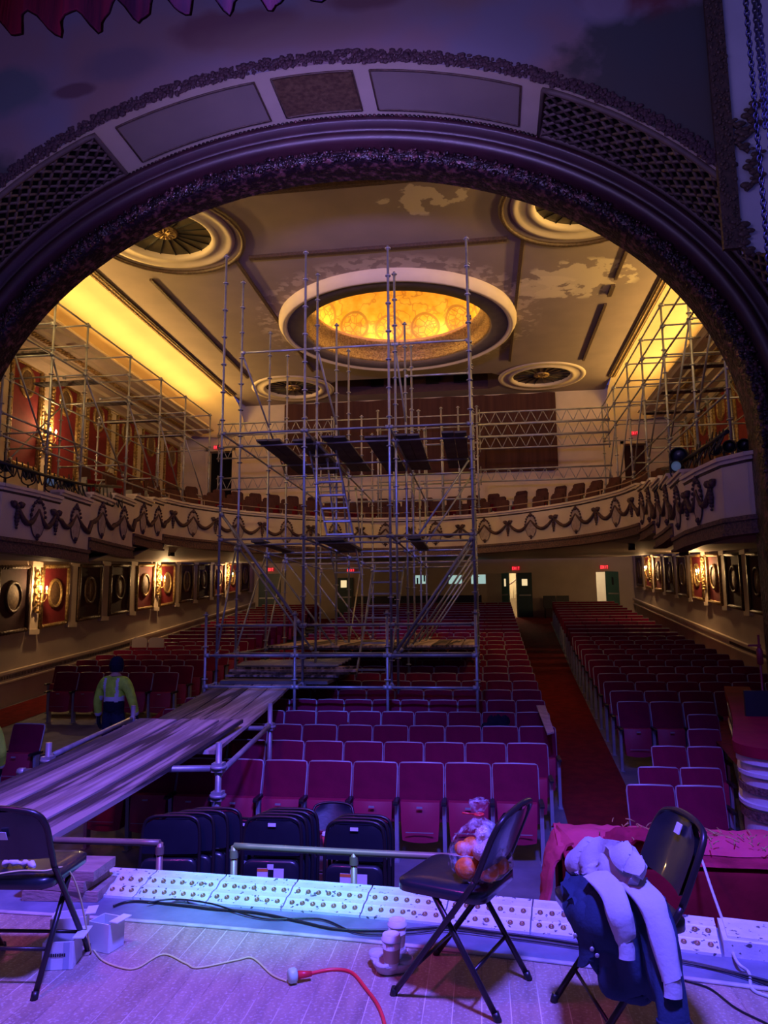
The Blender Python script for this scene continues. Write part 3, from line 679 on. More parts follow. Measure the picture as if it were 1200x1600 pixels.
# ================================================================ wall panels, pilasters and sconces
PY = [14.65 + 1.65 * k for k in range(12)]     # pilaster lines
def wall_panel(s, ya, yb, z0a, z0b, z1a, z1b, ov, lb, lit):  # lit picks brighter panel and frame colours, painting in the sconce light
    X = s * (WL - .02); t = thing('wall_panel', (X, (ya + yb) / 2, min(z0a, z0b)), lb, 'panel', None)
    q = MB(); q.prism([(X, ya, z0a), (X, yb, z0b), (X, yb, z1b), (X, ya, z1a)], (-s * .03, 0, 0)); mk('fabric_panel', q, 'redwall' if lit else 'redwall_shade', t)
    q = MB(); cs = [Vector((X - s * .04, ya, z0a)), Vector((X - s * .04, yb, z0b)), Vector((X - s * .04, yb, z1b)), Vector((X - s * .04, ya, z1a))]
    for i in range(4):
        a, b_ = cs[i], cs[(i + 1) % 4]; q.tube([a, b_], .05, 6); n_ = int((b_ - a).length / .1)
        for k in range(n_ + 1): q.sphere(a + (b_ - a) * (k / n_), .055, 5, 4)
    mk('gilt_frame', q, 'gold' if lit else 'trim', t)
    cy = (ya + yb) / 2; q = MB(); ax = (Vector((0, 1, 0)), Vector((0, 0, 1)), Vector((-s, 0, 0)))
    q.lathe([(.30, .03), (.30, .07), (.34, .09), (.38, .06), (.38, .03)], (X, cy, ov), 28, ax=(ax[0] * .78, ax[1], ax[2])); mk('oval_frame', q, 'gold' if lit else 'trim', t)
    q = MB(); q.lathe([(0, .07), (.2, .065), (.31, .04)], (X, cy, ov), 28, ax=(ax[0] * .78, ax[1], ax[2])); mk('oval_medallion', q, 'oval', t)
def pil(s, y, z0, z1, up):
    X = s * (WL); q = MB(); q.box((X, y - .16, z0), (X - s * .07, y + .16, z1)); q.box((X, y - .2, z1 - .12), (X - s * .10, y + .2, z1)); q.box((X, y - .2, z0), (X - s * .10, y + .2, z0 + .12))
    side = 'left' if s < 0 else 'right'
    return q
for s in (-1, 1):
    side = 'left' if s < 0 else 'right'
    lw = []
    for k in range(11):
        ya, yb = PY[k] + .27, PY[k + 1] - .27; yc = (ya + yb) / 2
        zb = lambda y: 1.40 + .092 * (y - 17); zt = lambda y: 2.86 + .075 * (y - 17)
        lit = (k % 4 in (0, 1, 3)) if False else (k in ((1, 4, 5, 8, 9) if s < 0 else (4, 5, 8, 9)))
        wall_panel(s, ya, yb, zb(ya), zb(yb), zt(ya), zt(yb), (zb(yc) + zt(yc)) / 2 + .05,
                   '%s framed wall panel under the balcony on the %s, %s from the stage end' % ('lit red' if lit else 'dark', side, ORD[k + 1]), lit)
        if k < 6:
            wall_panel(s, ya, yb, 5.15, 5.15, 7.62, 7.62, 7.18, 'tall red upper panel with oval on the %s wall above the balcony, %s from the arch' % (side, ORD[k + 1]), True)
    q = MB()
    for k, y in enumerate(PY):
        q2 = pil(s, y, 1.25 + .092 * (y - 17), 2.98 + .075 * (y - 17), 0)
        tag(mk('pilaster', q2, 'cream'), 'cream pilaster under the balcony on the %s wall, %s from the stage end' % (side, ORD[k + 1]), 'pilaster')
        if k < 7:
            q2 = pil(s, y, 4.6, 7.7, 1)
            for j in range(28):
                for e in (-1, 1): q2.sphere((s * (WL - .09), y + e * .2, 4.9 + j * .095), .05, 5, 4, 1)
            tag(mk('pilaster', q2, ['cream', 'gold']), 'cream and gilt upper pilaster above the %s balcony, %s from the arch' % (side, ORD[k + 1]), 'pilaster')
def sconce(s, y, z, lb, pw=14, h=.5):
    X = s * (WL - .08); t = thing('wall_sconce', (X, y, z), lb, 'sconce')
    q = MB(); q.box((X, y - .07, z - .45), (X - s * .03, y + .07, z + .55))
    for j in range(12): q.sphere((X - s * .04, y + .05 * (-1) ** j, z - .42 + j * .085), .05, 6, 4)
    mk('backplate', q, 'gold', t)
    for e in (-1, 1):
        q = MB(); pts = smooth_path([(X - s * .03, y, z - .15), (X - s * .14, y + e * .07, z - .2), (X - s * .2, y + e * .12, z - .1), (X - s * .2, y + e * .12, z)], 4); q.tube(pts, .012, 6)
        q.lathe([(.0, 0), (.04, 0), (.045, .015), (.02, .03), (.014, .10), (0, .10)], (X - s * .2, y + e * .12, z), 10); arm = mk('candle_arm', q, 'gold', t)
        q = MB(); q.lathe([(.0, .10), (.018, .115), (.022, .14), (.012, .175), (0, .20)], (X - s * .2, y + e * .12, z), 10); mk('bulb', q, 'bulb', arm)
    point('sconce_glow', (X - s * .30, y, z + .22), pw, (1, .58, .24), .04)
sconce(-1, 16.3, 2.15, 'lit gilded candle sconce at the left edge on the lower left wall', 55)
sconce(-1, 22.9, 2.75, 'lit gilded candle sconce in the middle of the lower left wall', 95)
sconce(-1, 29.6, 3.25, 'lit candle sconce far back on the lower left wall by the dark door', 60)
sconce(1, 22.9, 2.70, 'lit gilded candle sconce in the middle of the lower right wall', 95)
sconce(1, 29.8, 3.25, 'lit candle sconce far back on the lower right wall', 60)
sconce(-1, 16.3, 6.05, 'lit candle sconce above the left balcony behind the scaffold', 55)
def exit_sign(c, wd, lb, n, Y):
    t = thing('exit_sign', (c.x, Y - .1, c.z - .1), lb, 'sign'); q = MB(); h = wd * .5
    q.box((c.x - wd / 2, Y - .12, c.z - h / 2), (c.x + wd / 2, Y - .04, c.z + h / 2)); mk('housing', q, 'exit_face', t)
    q = MB(); lw = wd * .2; th = wd * .042; zt, zb = c.z + h * .34, c.z - h * .34; yy0, yy1 = Y - .135, Y - .121
    for i, ch in enumerate('EXIT'):
        x0 = c.x - wd * .44 + i * wd * .235; x1 = x0 + lw * .8
        if ch == 'E':
            q.box((x0, yy0, zb), (x0 + th, yy1, zt))
            for z in (zb, (zb + zt) / 2 - th / 2, zt - th): q.box((x0, yy0, z), (x1, yy1, z + th))
        elif ch == 'X':
            for a_, b_ in (((x0, zb), (x1, zt)), ((x1, zb), (x0, zt))):
                d = Vector((b_[0] - a_[0], 0, b_[1] - a_[1])); q.obox(((a_[0] + b_[0]) / 2, (yy0 + yy1) / 2, (a_[1] + b_[1]) / 2), d / 2, (0, .006, 0), Vector((-d.z, 0, d.x)).normalized() * th * .55)
        elif ch == 'I': q.box(((x0 + x1) / 2 - th / 2, yy0, zb), ((x0 + x1) / 2 + th / 2, yy1, zt))
        else: q.box((x0, yy0, zt - th), (x1, yy1, zt)); q.box(((x0 + x1) / 2 - th / 2, yy0, zb), ((x0 + x1) / 2 + th / 2, yy1, zt))
    mk('lettering', q, 'exit', t)
for x, y, lb in ((422, 890, 'red EXIT sign over the dark door at the far left of the rear wall'), (548, 891, 'red EXIT sign behind the tower ladder'), (806, 888, 'red EXIT sign above the open double doors'), (944, 886, 'red EXIT sign over the far right rear door')):
    exit_sign(at(x, y, YB - .1), .36, lb, 0, YB)
exit_sign(at(341, 700, YU), .26, 'red EXIT sign over the dark doorway on the left balcony', 0, YU)
exit_sign(at(990, 678, YU), .26, 'red EXIT sign over the right balcony doorway', 0, YU)
for x, lb in ((859, 'left'), (880, 'right')):
    p = at(x, 935, 32.9); t = thing('rear_chair', (p.x, 32.9, fz(32.9)), '%s of two dark chairs standing against the rear wall' % lb, 'chair')
    q = MB(); z0 = fz(32.9); q.box((p.x - .25, 32.7, z0 + .42), (p.x + .25, 33.15, z0 + .5)); mk('seat', q, 'black', t)
    q = MB(); q.box((p.x - .27, 33.1, z0 + .5), (p.x + .27, 33.16, z0 + 1.0)); mk('backrest', q, 'black', t)
    for a_ in (-.22, .22):
        for b_ in (32.74, 33.12): q = MB(); q.tube([(p.x + a_, b_, z0), (p.x + a_, b_, z0 + .42)], .015, 6); mk('leg', q, 'black', t)

# ================================================================ balcony
SIDE = [(5.9, 9.35, 0), (5.45, 9.72, 0), (5.24, 10.05, 0), (5.15, 10.7, 0), (5.12, 11.4, 0), (5.20, 12.5, 1), (5.32, 13.55, 2), (5.40, 14.6, 3), (5.47, 15.6, 4), (5.46, 16.2, 5)]
ZT = [3.62, 3.75, 3.90, 4.06, 4.22, 4.32, 4.40]
mid = smooth_path([(5.46, 16.2, 0), (5.15, 17.3, 0), (4.1, 18.9, 0), (2.1, 20.4, 0), (0, 20.85, 0), (-2.1, 20.4, 0), (-4.1, 18.9, 0), (-5.15, 17.3, 0), (-5.46, 16.2, 0)], 6)
path = [(x, y, k) for x, y, k in SIDE] + [(p.x, p.y, 6) for p in mid[1:]] + [(-x, y, k) for x, y, k in reversed(SIDE[:-1])]
# level of each segment i -> i+1
lev = [0, 0, 0, 0, 1, 2, 3, 4, 5] + [6] * (len(mid) - 1) + [5, 4, 3, 2, 1, 0, 0, 0, 0]
def zbot(k): return 2.80 if k <= 1 else 3.05 if k <= 3 else 3.36 if k <= 5 else 3.52
BAL = thing('balcony', (0, 18, 2.6), 'curved cream balcony with garlanded parapet round the auditorium', 'balcony')
fas = MB(); cap = MB(); trm = MB()
for i in range(len(lev)):
    a = Vector((path[i][0], path[i][1], 0)); b_ = Vector((path[i + 1][0], path[i + 1][1], 0)); k = lev[i]; zt = ZT[k]; zb = zbot(k)
    d = (b_ - a).normalized(); n_ = Vector((-d.y, d.x, 0));
    if n_.dot(Vector((0, 14, 0)) - (a + b_) / 2) < 0: n_ = -n_    # n_ points to the hall centre
    UZ = Vector((0, 0, 1)); aa_, bb_ = a - d * .01, b_ + d * .01
    fas.prism([aa_ + UZ * zb, bb_ + UZ * zb, bb_ + UZ * (zt - .04), aa_ + UZ * (zt - .04)], -n_ * .16)
    for z0, z1, o_, dst in ((zt - .05, zt, .07, cap), (zt - .10, zt - .05, .035, cap), (zb - .06, zb, .05, trm), (zb - .20, zb - .06, .02, trm), (zb - .24, zb - .20, .06, trm)):
        dst.prism([aa_ + UZ * z0 + n_ * o_, bb_ + UZ * z0 + n_ * o_, bb_ + UZ * z1 + n_ * o_, aa_ + UZ * z1 + n_ * o_], -n_ * (.18 + o_))
mk('parapet', fas, 'cream', BAL); mk('parapet_capping', cap, 'cream', BAL); mk('carved_base_moulding', trm, 'fascia_trim', BAL)
# dark line under the capping
q = MB()
for i in range(len(lev)):
    a = Vector((path[i][0], path[i][1], ZT[lev[i]] - .115)); b_ = Vector((path[i + 1][0], path[i + 1][1], ZT[lev[i]] - .115)); q.tube([a, b_], .018, 5)
mk('shadow_bead', q, 'trim', BAL)
# soffit and balcony floor
sof = []; flo = []
for i in range(len(path)):
    x, y, _ = path[i]; k = lev[min(i, len(lev) - 1)]
    s = 1 if x > 0 else -1
    if k < 6: ox, oy = s * WL, y; oy2 = min(y, YU); oz = 2.95 + .065 * (y - 16)
    else:
        tt = abs(x) / 5.46; ox = s * min(WL, WL * tt ** .8 * 1.05); oy = 33.4 if tt < .75 else 33.4 - (tt - .75) / .25 * 17; oy = max(oy, 16.5); oz = 2.95 + .065 * (oy - 16)
    zb = zbot(k) - .22
    sof.append([Vector((x + (ox - x) * f, y + (oy - y) * f, zb + (oz - zb) * f)) for f in (0, .12, .3, .6, 1)])
    oy3 = min(oy, YU); f3 = min(1, (YU - y) / max(.1, oy - y)) if oy > YU else 1; ox3 = x + (ox - x) * f3
    zt = ZT[k] - .55; run = math.hypot(ox3 - x, oy3 - y); flo.append([Vector((x + (ox3 - x) * f, y + (oy3 - y) * f, zt + run * .12 * f)) for f in (0, .5, 1)])
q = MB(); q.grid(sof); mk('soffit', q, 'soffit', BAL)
q = MB(); q.grid(flo); mk('balcony_floor', q, 'carpet', BAL)
# side ceiling rim lines under the balcony
# medallions, bows and garlands along the parapet
pts = [(Vector((path[i][0], path[i][1], 0)), lev[min(i, len(lev) - 1)]) for i in range(len(path))]
cum = [0]
for i in range(1, len(pts)): cum.append(cum[-1] + (pts[i][0] - pts[i - 1][0]).length)
def along(s_):
    for i in range(len(pts) - 1):
        if cum[i + 1] >= s_:
            f = (s_ - cum[i]) / (cum[i + 1] - cum[i]); a, b_ = pts[i][0], pts[i + 1][0]; d = (b_ - a).normalized(); n_ = Vector((-d.y, d.x, 0))
            c = a + (b_ - a) * f
            if n_.dot(Vector((0, 14, 0)) - c) < 0: n_ = -n_
            return c, d, n_, lev[i]
    return pts[-1][0], Vector((0, 1, 0)), Vector((1, 0, 0)), 0
tot = cum[-1]; items = []
segmid = []
for i in range(len(lev)):
    if i in (3,) : segmid += [(cum[i] + .12, 'm'), (cum[i] - .35, 'b'), (cum[i + 1] - .12, 'b')]
    elif 4 <= i <= 8: segmid.append(((cum[i] + cum[i + 1]) / 2, 'm'))
right = sorted(segmid); 
c0 = cum[9]; c1 = cum[9 + len(mid) - 1]; n = 21
midi = [(c0 + (c1 - c0) * (k + .5) / n, 'b' if k % 2 == 0 else 'm') for k in range(n)]
items = right + midi + [(tot - a, b_) for a, b_ in reversed(right)]
items.sort()
def relief(c, d, n_, z):
    def P_(u, h, o=.02): return Vector((c.x, c.y, z)) + d * u + Vector((0, 0, h)) + n_ * o
    return P_
prev = None
for s_, ty in items:
    c, d, n_, k = along(s_); zc = (ZT[k] - .1 + zbot(k)) / 2 + .02; P_ = relief(c, d, n_, zc)
    if ty == 'm':
        q = MB(); ring_ = []
        for j in range(24):
            a = j * math.tau / 24; ring_.append(P_(.17 * math.cos(a), .30 * math.sin(a) - .03, .02))
        q.add([P_(0, -.03, .045)] + ring_, [(0, 1 + j, 1 + (j + 1) % 24) for j in range(24)], 0, True); md = mk('medallion', q, 'medal', BAL)
        q = MB(); q.tube(ring_ + [ring_[0]], .007, 5, cap=False)
        for j in range(-5, 6): q.sphere(P_(.18 * math.sin(j * .28), .30 * math.cos(j * .28) - .02, .03), .028, 6, 4)
        for j in range(3): q.sphere(P_(0, .27 + j * .03, .03), .045 - j * .01, 6, 4)
        q.sphere(P_(0, -.30, .03), .045, 6, 4); q.sphere(P_(0, -.35, .03), .025, 6, 4); mk('leaf_crest', q, 'relief', md)
    else:
        q = MB()
        for e in (-1, 1): q.sphere(P_(e * .07, .15, .03), .06, 6, 4); q.sphere(P_(e * .12, .17, .03), .03, 6, 4)
        q.sphere(P_(0, .12, .03), .045, 6, 4)
        for j in range(6): q.sphere(P_(0, .06 - j * .055, .03), .05 - abs(j - 2) * .009, 6, 4)
        mk('ribbon_bow', q, 'relief', BAL)
    if prev is not None:
        s0, t0 = prev; n = 9; q = MB(); P0 = None; pp = []
        if s_ - s0 < 1.3:
            for j in range(n + 1):
                f = j / n; ss = s0 + (s_ - s0) * f; c2, d2, n2, k2 = along(ss); z2 = (ZT[k2] - .1 + zbot(k2)) / 2 + .02
                pp.append(Vector((c2.x, c2.y, z2 + .14 - .26 * math.sin(math.pi * f))) + n2 * .03)
            q.tube(pp, [.02 + .028 * math.sin(math.pi * j / n) for j in range(n + 1)], 6); mk('garland', q, 'relief', BAL)
    prev = (s_, ty)
# brass safety rail behind the parapet
q = MB(); rp = []
for j in range(70):
    c, d, n_, k = along(cum[8] + (cum[9 + len(mid)] - cum[8]) * j / 69); rp.append(Vector((c.x, c.y, ZT[6] + .16)) - n_ * .12)
    if j % 5 == 0: q.tube([rp[-1], rp[-1] - Vector((0, 0, .2))], .012, 5)
q.tube(rp, .014, 6); mk('safety_rail', q, 'rail', BAL)

# ================================================================ theatre seats
def seat_parts(root, wdt):
    w2 = wdt / 2 - .012
    # backrest: slightly bowed shell leaning back, rounded top corners
    def back_pt(u, v, o): return (u * w2 * (.97 + .03 * v), .02 + .16 * v + .03 * (1 - u * u) * -1 + o, .40 + .575 * v + .012 * (1 - u * u) * v)
    prof = [(-1, 0), (-1, .5), (-1, .93), (-.96, .985), (-.88, 1), (0, 1), (.88, 1), (.96, .985), (1, .93), (1, .5), (1, 0)]
    f_, b_ = [], []
    q = MB(); rows = []
    for v in (0, .3, .6, .9, 1.0):
        rows.append([back_pt(u * (.97 if v == 1.0 else 1), v, 0) for u in (-1, -.6, -.2, .2, .6, 1)])
    q.grid(rows); q.grid([[(x, y + .045, z) for x, y, z in r] for r in reversed(rows)]); mk('backrest', q, 'seat_fab', root)
    q = MB(); q.tube([back_pt(u, v, .02) for u, v in prof], .013, 6); mk('backrest_rim', q, 'seat_rim', root)
    # tipped-up seat shell
    q = MB(); rows = []
    for v in (0, .15, .5, .9, 1.0):
        hw = w2 * .86 * (1 - .10 * (1 - v) ** 2); rows.append([(u * hw, -.10 - .05 * (1 - u * u) * math.sin(math.pi * min(1, v * .8 + .1)) + .05 * v, .22 + .40 * v + .02 * (u * u) * (1 - v)) for u in (-1, -.7, -.3, .3, .7, 1)])
    q.grid(rows); q.grid([[(x, .03 + .04 * (z - .2), z) for x, y, z in r] for r in reversed(rows)]); e = [r[0] for r in rows]; 
    q.grid([e, [(x, .03 + .04 * (z - .2), z) for x, y, z in e]]); e = [r[-1] for r in rows]; q.grid([[(x, .03 + .04 * (z - .2), z) for x, y, z in e], e]); q.grid([[(x, .03 + .04 * (z - .2), z) for x, y, z in rows[-1]], rows[-1]]); q.grid([rows[0], [(x, .03 + .04 * (z - .2), z) for x, y, z in rows[0]]])
    pan = mk('seat_pan', q, 'seat_pan', root)
    q = MB(); q.box((-.03, -.145, .575), (.03, -.128, .592)); mk('number_plate', q, 'seat_rim', pan)
    q = MB(); q.box((-w2 * .6, -.168, .335), (w2 * .6, -.160, .342)); mk('shell_rib', q, 'seat_rim', pan)
def std_mb(x):
    q = MB(); q.prism([(x - .02, -.02, 0), (x - .02, .07, 0), (x - .02, .05, .60), (x - .02, -.04, .60)], (.04, 0, 0)); q.box((x - .03, -.06, 0), (x + .03, .12, .012)); return q
def arm_mb(x):
    q = MB(); q.prism([(x - .024, -.15, .60), (x - .024, .12, .60), (x - .024, .12, .635), (x - .024, -.12, .635), (x - .024, -.15, .62)], (.048, 0, 0)); return q
def seat_proto(end):
    t = thing('theatre_seat', (0, 0, 0), 'seat', 'theatre seat')
    seat_parts(t, .50)
    q = std_mb(-.25); mk('standard', q, 'seat_std', t); mk('armrest', arm_mb(-.25), 'black', t)
    if end: mk('standard', std_mb(.25), 'seat_std', t); mk('armrest', arm_mb(.25), 'black', t)
    return t
seats = []      # (x, y, z, width scale, end?, label)
cnt = [10, 11, 12, 12, 13, 12, 13, 12]
NR = 27
for r in range(NR):
    Y = 8.15 + .85 * r; hw = [2.57, 2.75][r] if r < 2 else 2.93 + .014 * max(0, Y - 11); n = cnt[r] if r < 8 else 12 + (r % 2)
    pit_ = 2 * hw / n
    for k in range(n):
        x = -hw + pit_ * (k + .5)
        if r == 0 and x < -2.35: continue
        bow = -.0
        seats.append((x, Y + .03 * (x / 3) ** 2 * 3, fz(Y), pit_ / .5, k == n - 1, 'centre', r, n - k))
for r in range(-1, NR):
    Y = 8.15 + .85 * r; xl = {-1: 3.32, 0: 3.60, 1: 3.93, 2: 4.57, 3: 4.80}.get(r, 4.0 + .045 * (Y - 11.5)); xr = {-1: 4.22, 0: 4.46, 1: 4.74, 2: 4.98, 3: 5.22, 4: 5.44}.get(r, 7.3)
    n = max(1, round((xr - xl) / .52)); pit_ = (xr - xl) / n
    for k in range(n): seats.append((xl + pit_ * (k + .5), Y, fz(Y), pit_ / .5, k == n - 1, 'right', r + 1, k + 1))
for r in range(7, NR):
    Y = 8.15 + .85 * r; xr = -(4.0 + .045 * (Y - 11.5)); xl = -7.35 if r > 7 else -6.8; n = max(1, round((xr - xl) / .52)); pit_ = (xr - xl) / n
    for k in range(n): seats.append((xl + pit_ * (k + .5), Y, fz(Y), pit_ / .5, k == n - 1, 'left', r - 7, n - k))
seats.append((-4.45, 9.7, fz(9.7), 1.0, True, 'loose', 0, 1))
seats.sort(key=lambda s: (s[0] - 2) ** 2 + s[1] ** 2)
prot = {e: seat_proto(e) for e in (False, True)}
protp = {e: tree(prot[e]) for e in prot}
from_ = {'centre': 'right aisle', 'right': 'aisle', 'left': 'aisle'}
rest = MB(); first_used = {}
def jit(): return random.uniform(-1, 1)
for i, (x, y, z, sc, end, blk, r, k) in enumerate(seats):
    if i < 300:
        if blk == 'loose': lb = 'red theatre seat standing alone at the left edge beyond the ramp'
        else:
            rn = 'front' if r == 0 else ORD[r + 1]; lb = 'red theatre seat %s from the %s, %s row of the %s block' % ('first' if k == 1 else ORD[k], from_[blk], rn, blk)
        if end not in first_used:
            first_used[end] = 1; o = prot[end]; o.location = (x, y, z); o.scale = (sc, 1, 1); o['label'] = lb
        else: o = copy_tree(protp[end], prot[end], (x, y, z), 0, lb, (sc, 1, 1))
        o['group'] = 'red theatre seats on the main floor'
    else:
        q = MB(); w2 = .238 * sc
        rest.box((x - w2, y + .02, z + .45), (x + w2, y + .17, z + .965), 0) ; rest.box((x - w2, y + .02, z + .965), (x + w2, y + .18, z + .98), 1)
        rest.box((x - w2 * .9, y - .12, z + .22), (x + w2 * .9, y + .03, z + .60), 2); rest.box((x - .25 * sc - .015, y - .12, z), (x - .25 * sc + .015, y + .06, z + .62), 1)
tag(mk('theatre_seat', rest, ['seat_fab', 'seat_rim', 'seat_pan']), 'many small red theatre seats filling the rearmost rows of the hall', 'theatre seats', None, 'stuff')
# balcony seats
bs = thing('tip_up_chair', (0, 0, 0), 'x', 'theatre seat', 'dark seats on the balcony')
q = MB(); q.prism([(-.24, 0, .35), (.24, 0, .35), (.24, .10, .88), (.18, .115, .93), (-.18, .115, .93), (-.24, .10, .88)], (0, .05, 0)); mk('backrest', q, 'curtain_wall', bs)
q = MB(); q.box((-.22, -.12, .22), (.22, 0, .56)); mk('seat_pan', q, 'velvet_dark', bs)
q = MB(); q.box((-.27, -.15, 0), (-.24, .1, .6)); mk('standard', q, 'seat_std', bs)
bp_ = tree(bs); first = True
for r in range(3):
    off = .85 + .8 * r; n = 30 + r
    for k in range(n):
        s_ = cum[9] + (cum[9 + len(mid) - 1] - cum[9]) * (k + .5) / n; c, d, n_, lv = along(s_); p = c - n_ * off
        if p.y > YU - .3: continue
        z = ZT[6] - .55 + .12 * off + .16 * r; ang = math.atan2(n_.x, -n_.y)
        lb = 'dark balcony seat in the %s row, %s from its left end' % (('front', 'second', 'third')[r], ORD[k + 1])
        if first: o = bs; o.location = (p.x, p.y, z); o.rotation_euler.z = ang; o['label'] = lb; first = False
        else: copy_tree(bp_, bs, (p.x, p.y, z), ang, lb, (.8, 1, 1))

# ================================================================ scaffolding
def std(x, y, z0, z1, parent, r=.0225, phase=.5, flange=True):
    q = MB(); q.tube([(x, y, z0), (x, y, z1)], r, 8)
    if flange:
        z = z1 - phase * .05 - .02
        while z > z0 + .1: q.tube([(x, y, z - .008), (x, y, z + .008)], .052, 8, 1); z -= .5
    q.lathe([(.06, z0), (.06, z0 + .01)], (x, y, 0), 8); return mk('standard', q, ['tube', 'coupler'], parent)
def bar(a, b_, parent, nm='ledger', r=.020):
    a = Vector(a); b_ = Vector(b_); q = MB(); q.tube([a, b_], r, 7); d = (b_ - a).normalized()
    for p in (a + d * .03, b_ - d * .03): q.tube([p - d * .035, p + d * .035], .036, 7, 1)
    return mk(nm, q, ['tube', 'coupler'], parent)
TX = [-2.35, -.90, .55, 1.90]; TY = [11.65, 12.58, 14.39, 15.8, 17.6, 19.4]
TW = thing('scaffold_tower', (-.2, 15, fz(15)), 'tall tube scaffold tower standing over the centre seats under the dome', 'scaffold')
for i, y in enumerate(TY):
    top = 7.93 if i < 4 else 6.9
    for x in TX:
        dz = (.05 * math.sin(x * 7 + i))
        std(x, y, .46 if i == 0 else fz(y), top + dz - (.25 if i >= 2 else 0), TW)
for x in TX: std(x, 11.15, fz(11.15), 1.64, TW)
LV = [.92, 2.85, 4.68]
for i, y in enumerate(TY):
    for z in LV:
        for k in range(3): bar((TX[k], y, z), (TX[k + 1], y, z), TW)
for k in range(3):
    bar((TX[k], 12.58, 6.48), (TX[k + 1], 12.58, 6.48), TW)
    bar((TX[k], 11.65, 1.42), (TX[k + 1], 11.65, 1.42), TW)
    for z in (.48, .96): bar((TX[k], 11.15, z), (TX[k + 1], 11.15, z), TW)
bar((TX[2], 14.39, 6.48), (TX[3], 14.39, 6.48), TW)
for x in TX:
    for i in range(len(TY) - 1):
        for z in (LV if x in (TX[0], TX[3]) else LV[1:]): bar((x, TY[i], z), (x, TY[i + 1], z), TW, 'transom')
    for z in (.48,): bar((x, 11.15, z), (x, 11.65, z), TW, 'transom')
for x in (TX[0], TX[1]): bar((x, 12.58, 6.48), (x, 15.8, 4.75), TW, 'brace')
bar((TX[2], 12.58, 6.48), (TX[2], 15.8, 4.75), TW, 'brace')
bar((-2.33, 11.62, 3.3), (-.95, 11.62, 1.45), TW, 'brace', .027); bar((-2.33, 12.56, 2.80), (-.95, 12.56, .98), TW, 'brace')
bar((1.88, 11.62, 2.80), (.60, 11.62, .95), TW, 'brace', .027)
for y in TY[1:]: bar((1.88, y - .03, 2.80), (.60, y - .03, .95), TW, 'brace')
for y in TY[2:]: bar((-2.33, y - .03, 2.80), (-.95, y - .03, .98), TW, 'brace')
for y in TY[1:3]: bar((1.88, y + 1.2, 4.6), (.70, y + 1.2, 2.9), TW, 'brace')
for i in range(5): bar((-2.35 if i < 3 else -.9, TY[i], .95), (-2.35 if i < 3 else -.9, TY[i + 1] - .1, 2.80), TW, 'brace', .018)
for i in range(3): bar((-.9, TY[i + 2], 2.85), (-.9, TY[i + 2] - .9, 4.60), TW, 'brace', .018)
# planks lying on the tower
def plank(pts4, th, lb, grp, mt='ply', nm='scaffold_plank', sub=0):
    q = MB(); p = [Vector(v) for v in pts4]; q.prism(p, (0, 0, -th)); o = mk(nm, q, mt); return tag(o, lb, 'plank', grp)
nB = 0; UPL = 'dark boards on the upper deck of the tower'
xs_ = [(-1.97, 2), (-1.32, 2), (-.76, 2), (.0, 2), (.55, 2), (1.38, 2)]
for gi, (x0, n) in enumerate(xs_):
    for k in range(n):
        nB += 1; a = x0 + k * .222; y0 = 12.35 + .1 * jit(); zz = 4.70
        plank([(a, y0, zz + .04), (a + .212, y0, zz + .04), (a + .212, y0 + 3.1, zz + .04), (a, y0 + 3.1, zz + .04)], .035, 'dark board on the upper tower deck, %s from the left' % ORD[nB], UPL)
for k, (x, lb) in enumerate(((-2.05, 'dark board under the left brace on the middle tower lift'), (-.85, 'dark board at the foot of the upper ladder'), (-.60, 'dark board beside the ladder on the middle lift'), (.75, 'dark board on the middle lift right of the ladder'))):
    y0 = 12.4; plank([(x, y0, 2.91), (x + .23, y0, 2.91), (x + .23, y0 + (2.2 if k in (0, 3) else 2.1), 2.91), (x, y0 + (2.2 if k in (0, 3) else 2.1), 2.91)], .035, lb, 'boards on the middle lift of the tower')
for k in range(14):
    x = -2.30 + k * .30
    plank([(x, 14.3, .985), (x + .28, 14.3, .985), (x + .28, 17.7, .985), (x, 17.7, .985)], .04, 'pale board of the low rear deck inside the tower, %s from the left' % ORD[k + 1], 'boards of the low rear deck', ['plank', 'plank2', 'plank3'][k % 3])
# heap of tubes and boards on the low front deck
nH = 0
for k in range(7):
    x0 = -2.15 + .06 * k; y0 = 12.3 + .14 * k; a = R(-4 + 3 * k); d = Vector((math.cos(a), math.sin(a) * .3, 0)) * (1.0 + .06 * (k % 3)); c = Vector((-1.35 + .1 * jit(), y0, .56 + .035 * (k % 4)))
    q = MB(); q.obox(c, d, (0, .11, 0), (0, 0, .018)); tag(mk('loose_board', q, ['plank', 'plank3', 'plank2'][k % 3]), 'loose board in the heap on the low tower deck, %s from the front' % ORD[k + 1], 'board', 'loose boards heaped on the low deck')
for k in range(5):
    c = Vector((-1.3, 12.2 + .2 * k, .72 + .01 * k)); q = MB(); q.tube([c - Vector((.95, .12 * k - .2, 0)), c + Vector((.9, .1 * k - .1, .02))], .022, 8)
    tag(mk('loose_tube', q, 'tube'), 'loose steel tube lying on the board heap, %s from the front' % ORD[k + 1], 'tube', 'loose tubes on the board heap')
q = MB(); plank([(-2.3, 11.7, .52), (-.5, 11.7, .52), (-.5, 14.2, .52), (-2.3, 14.2, .52)], .05, 'dark sheet forming the low front deck of the tower', None, 'ply', 'deck_sheet')
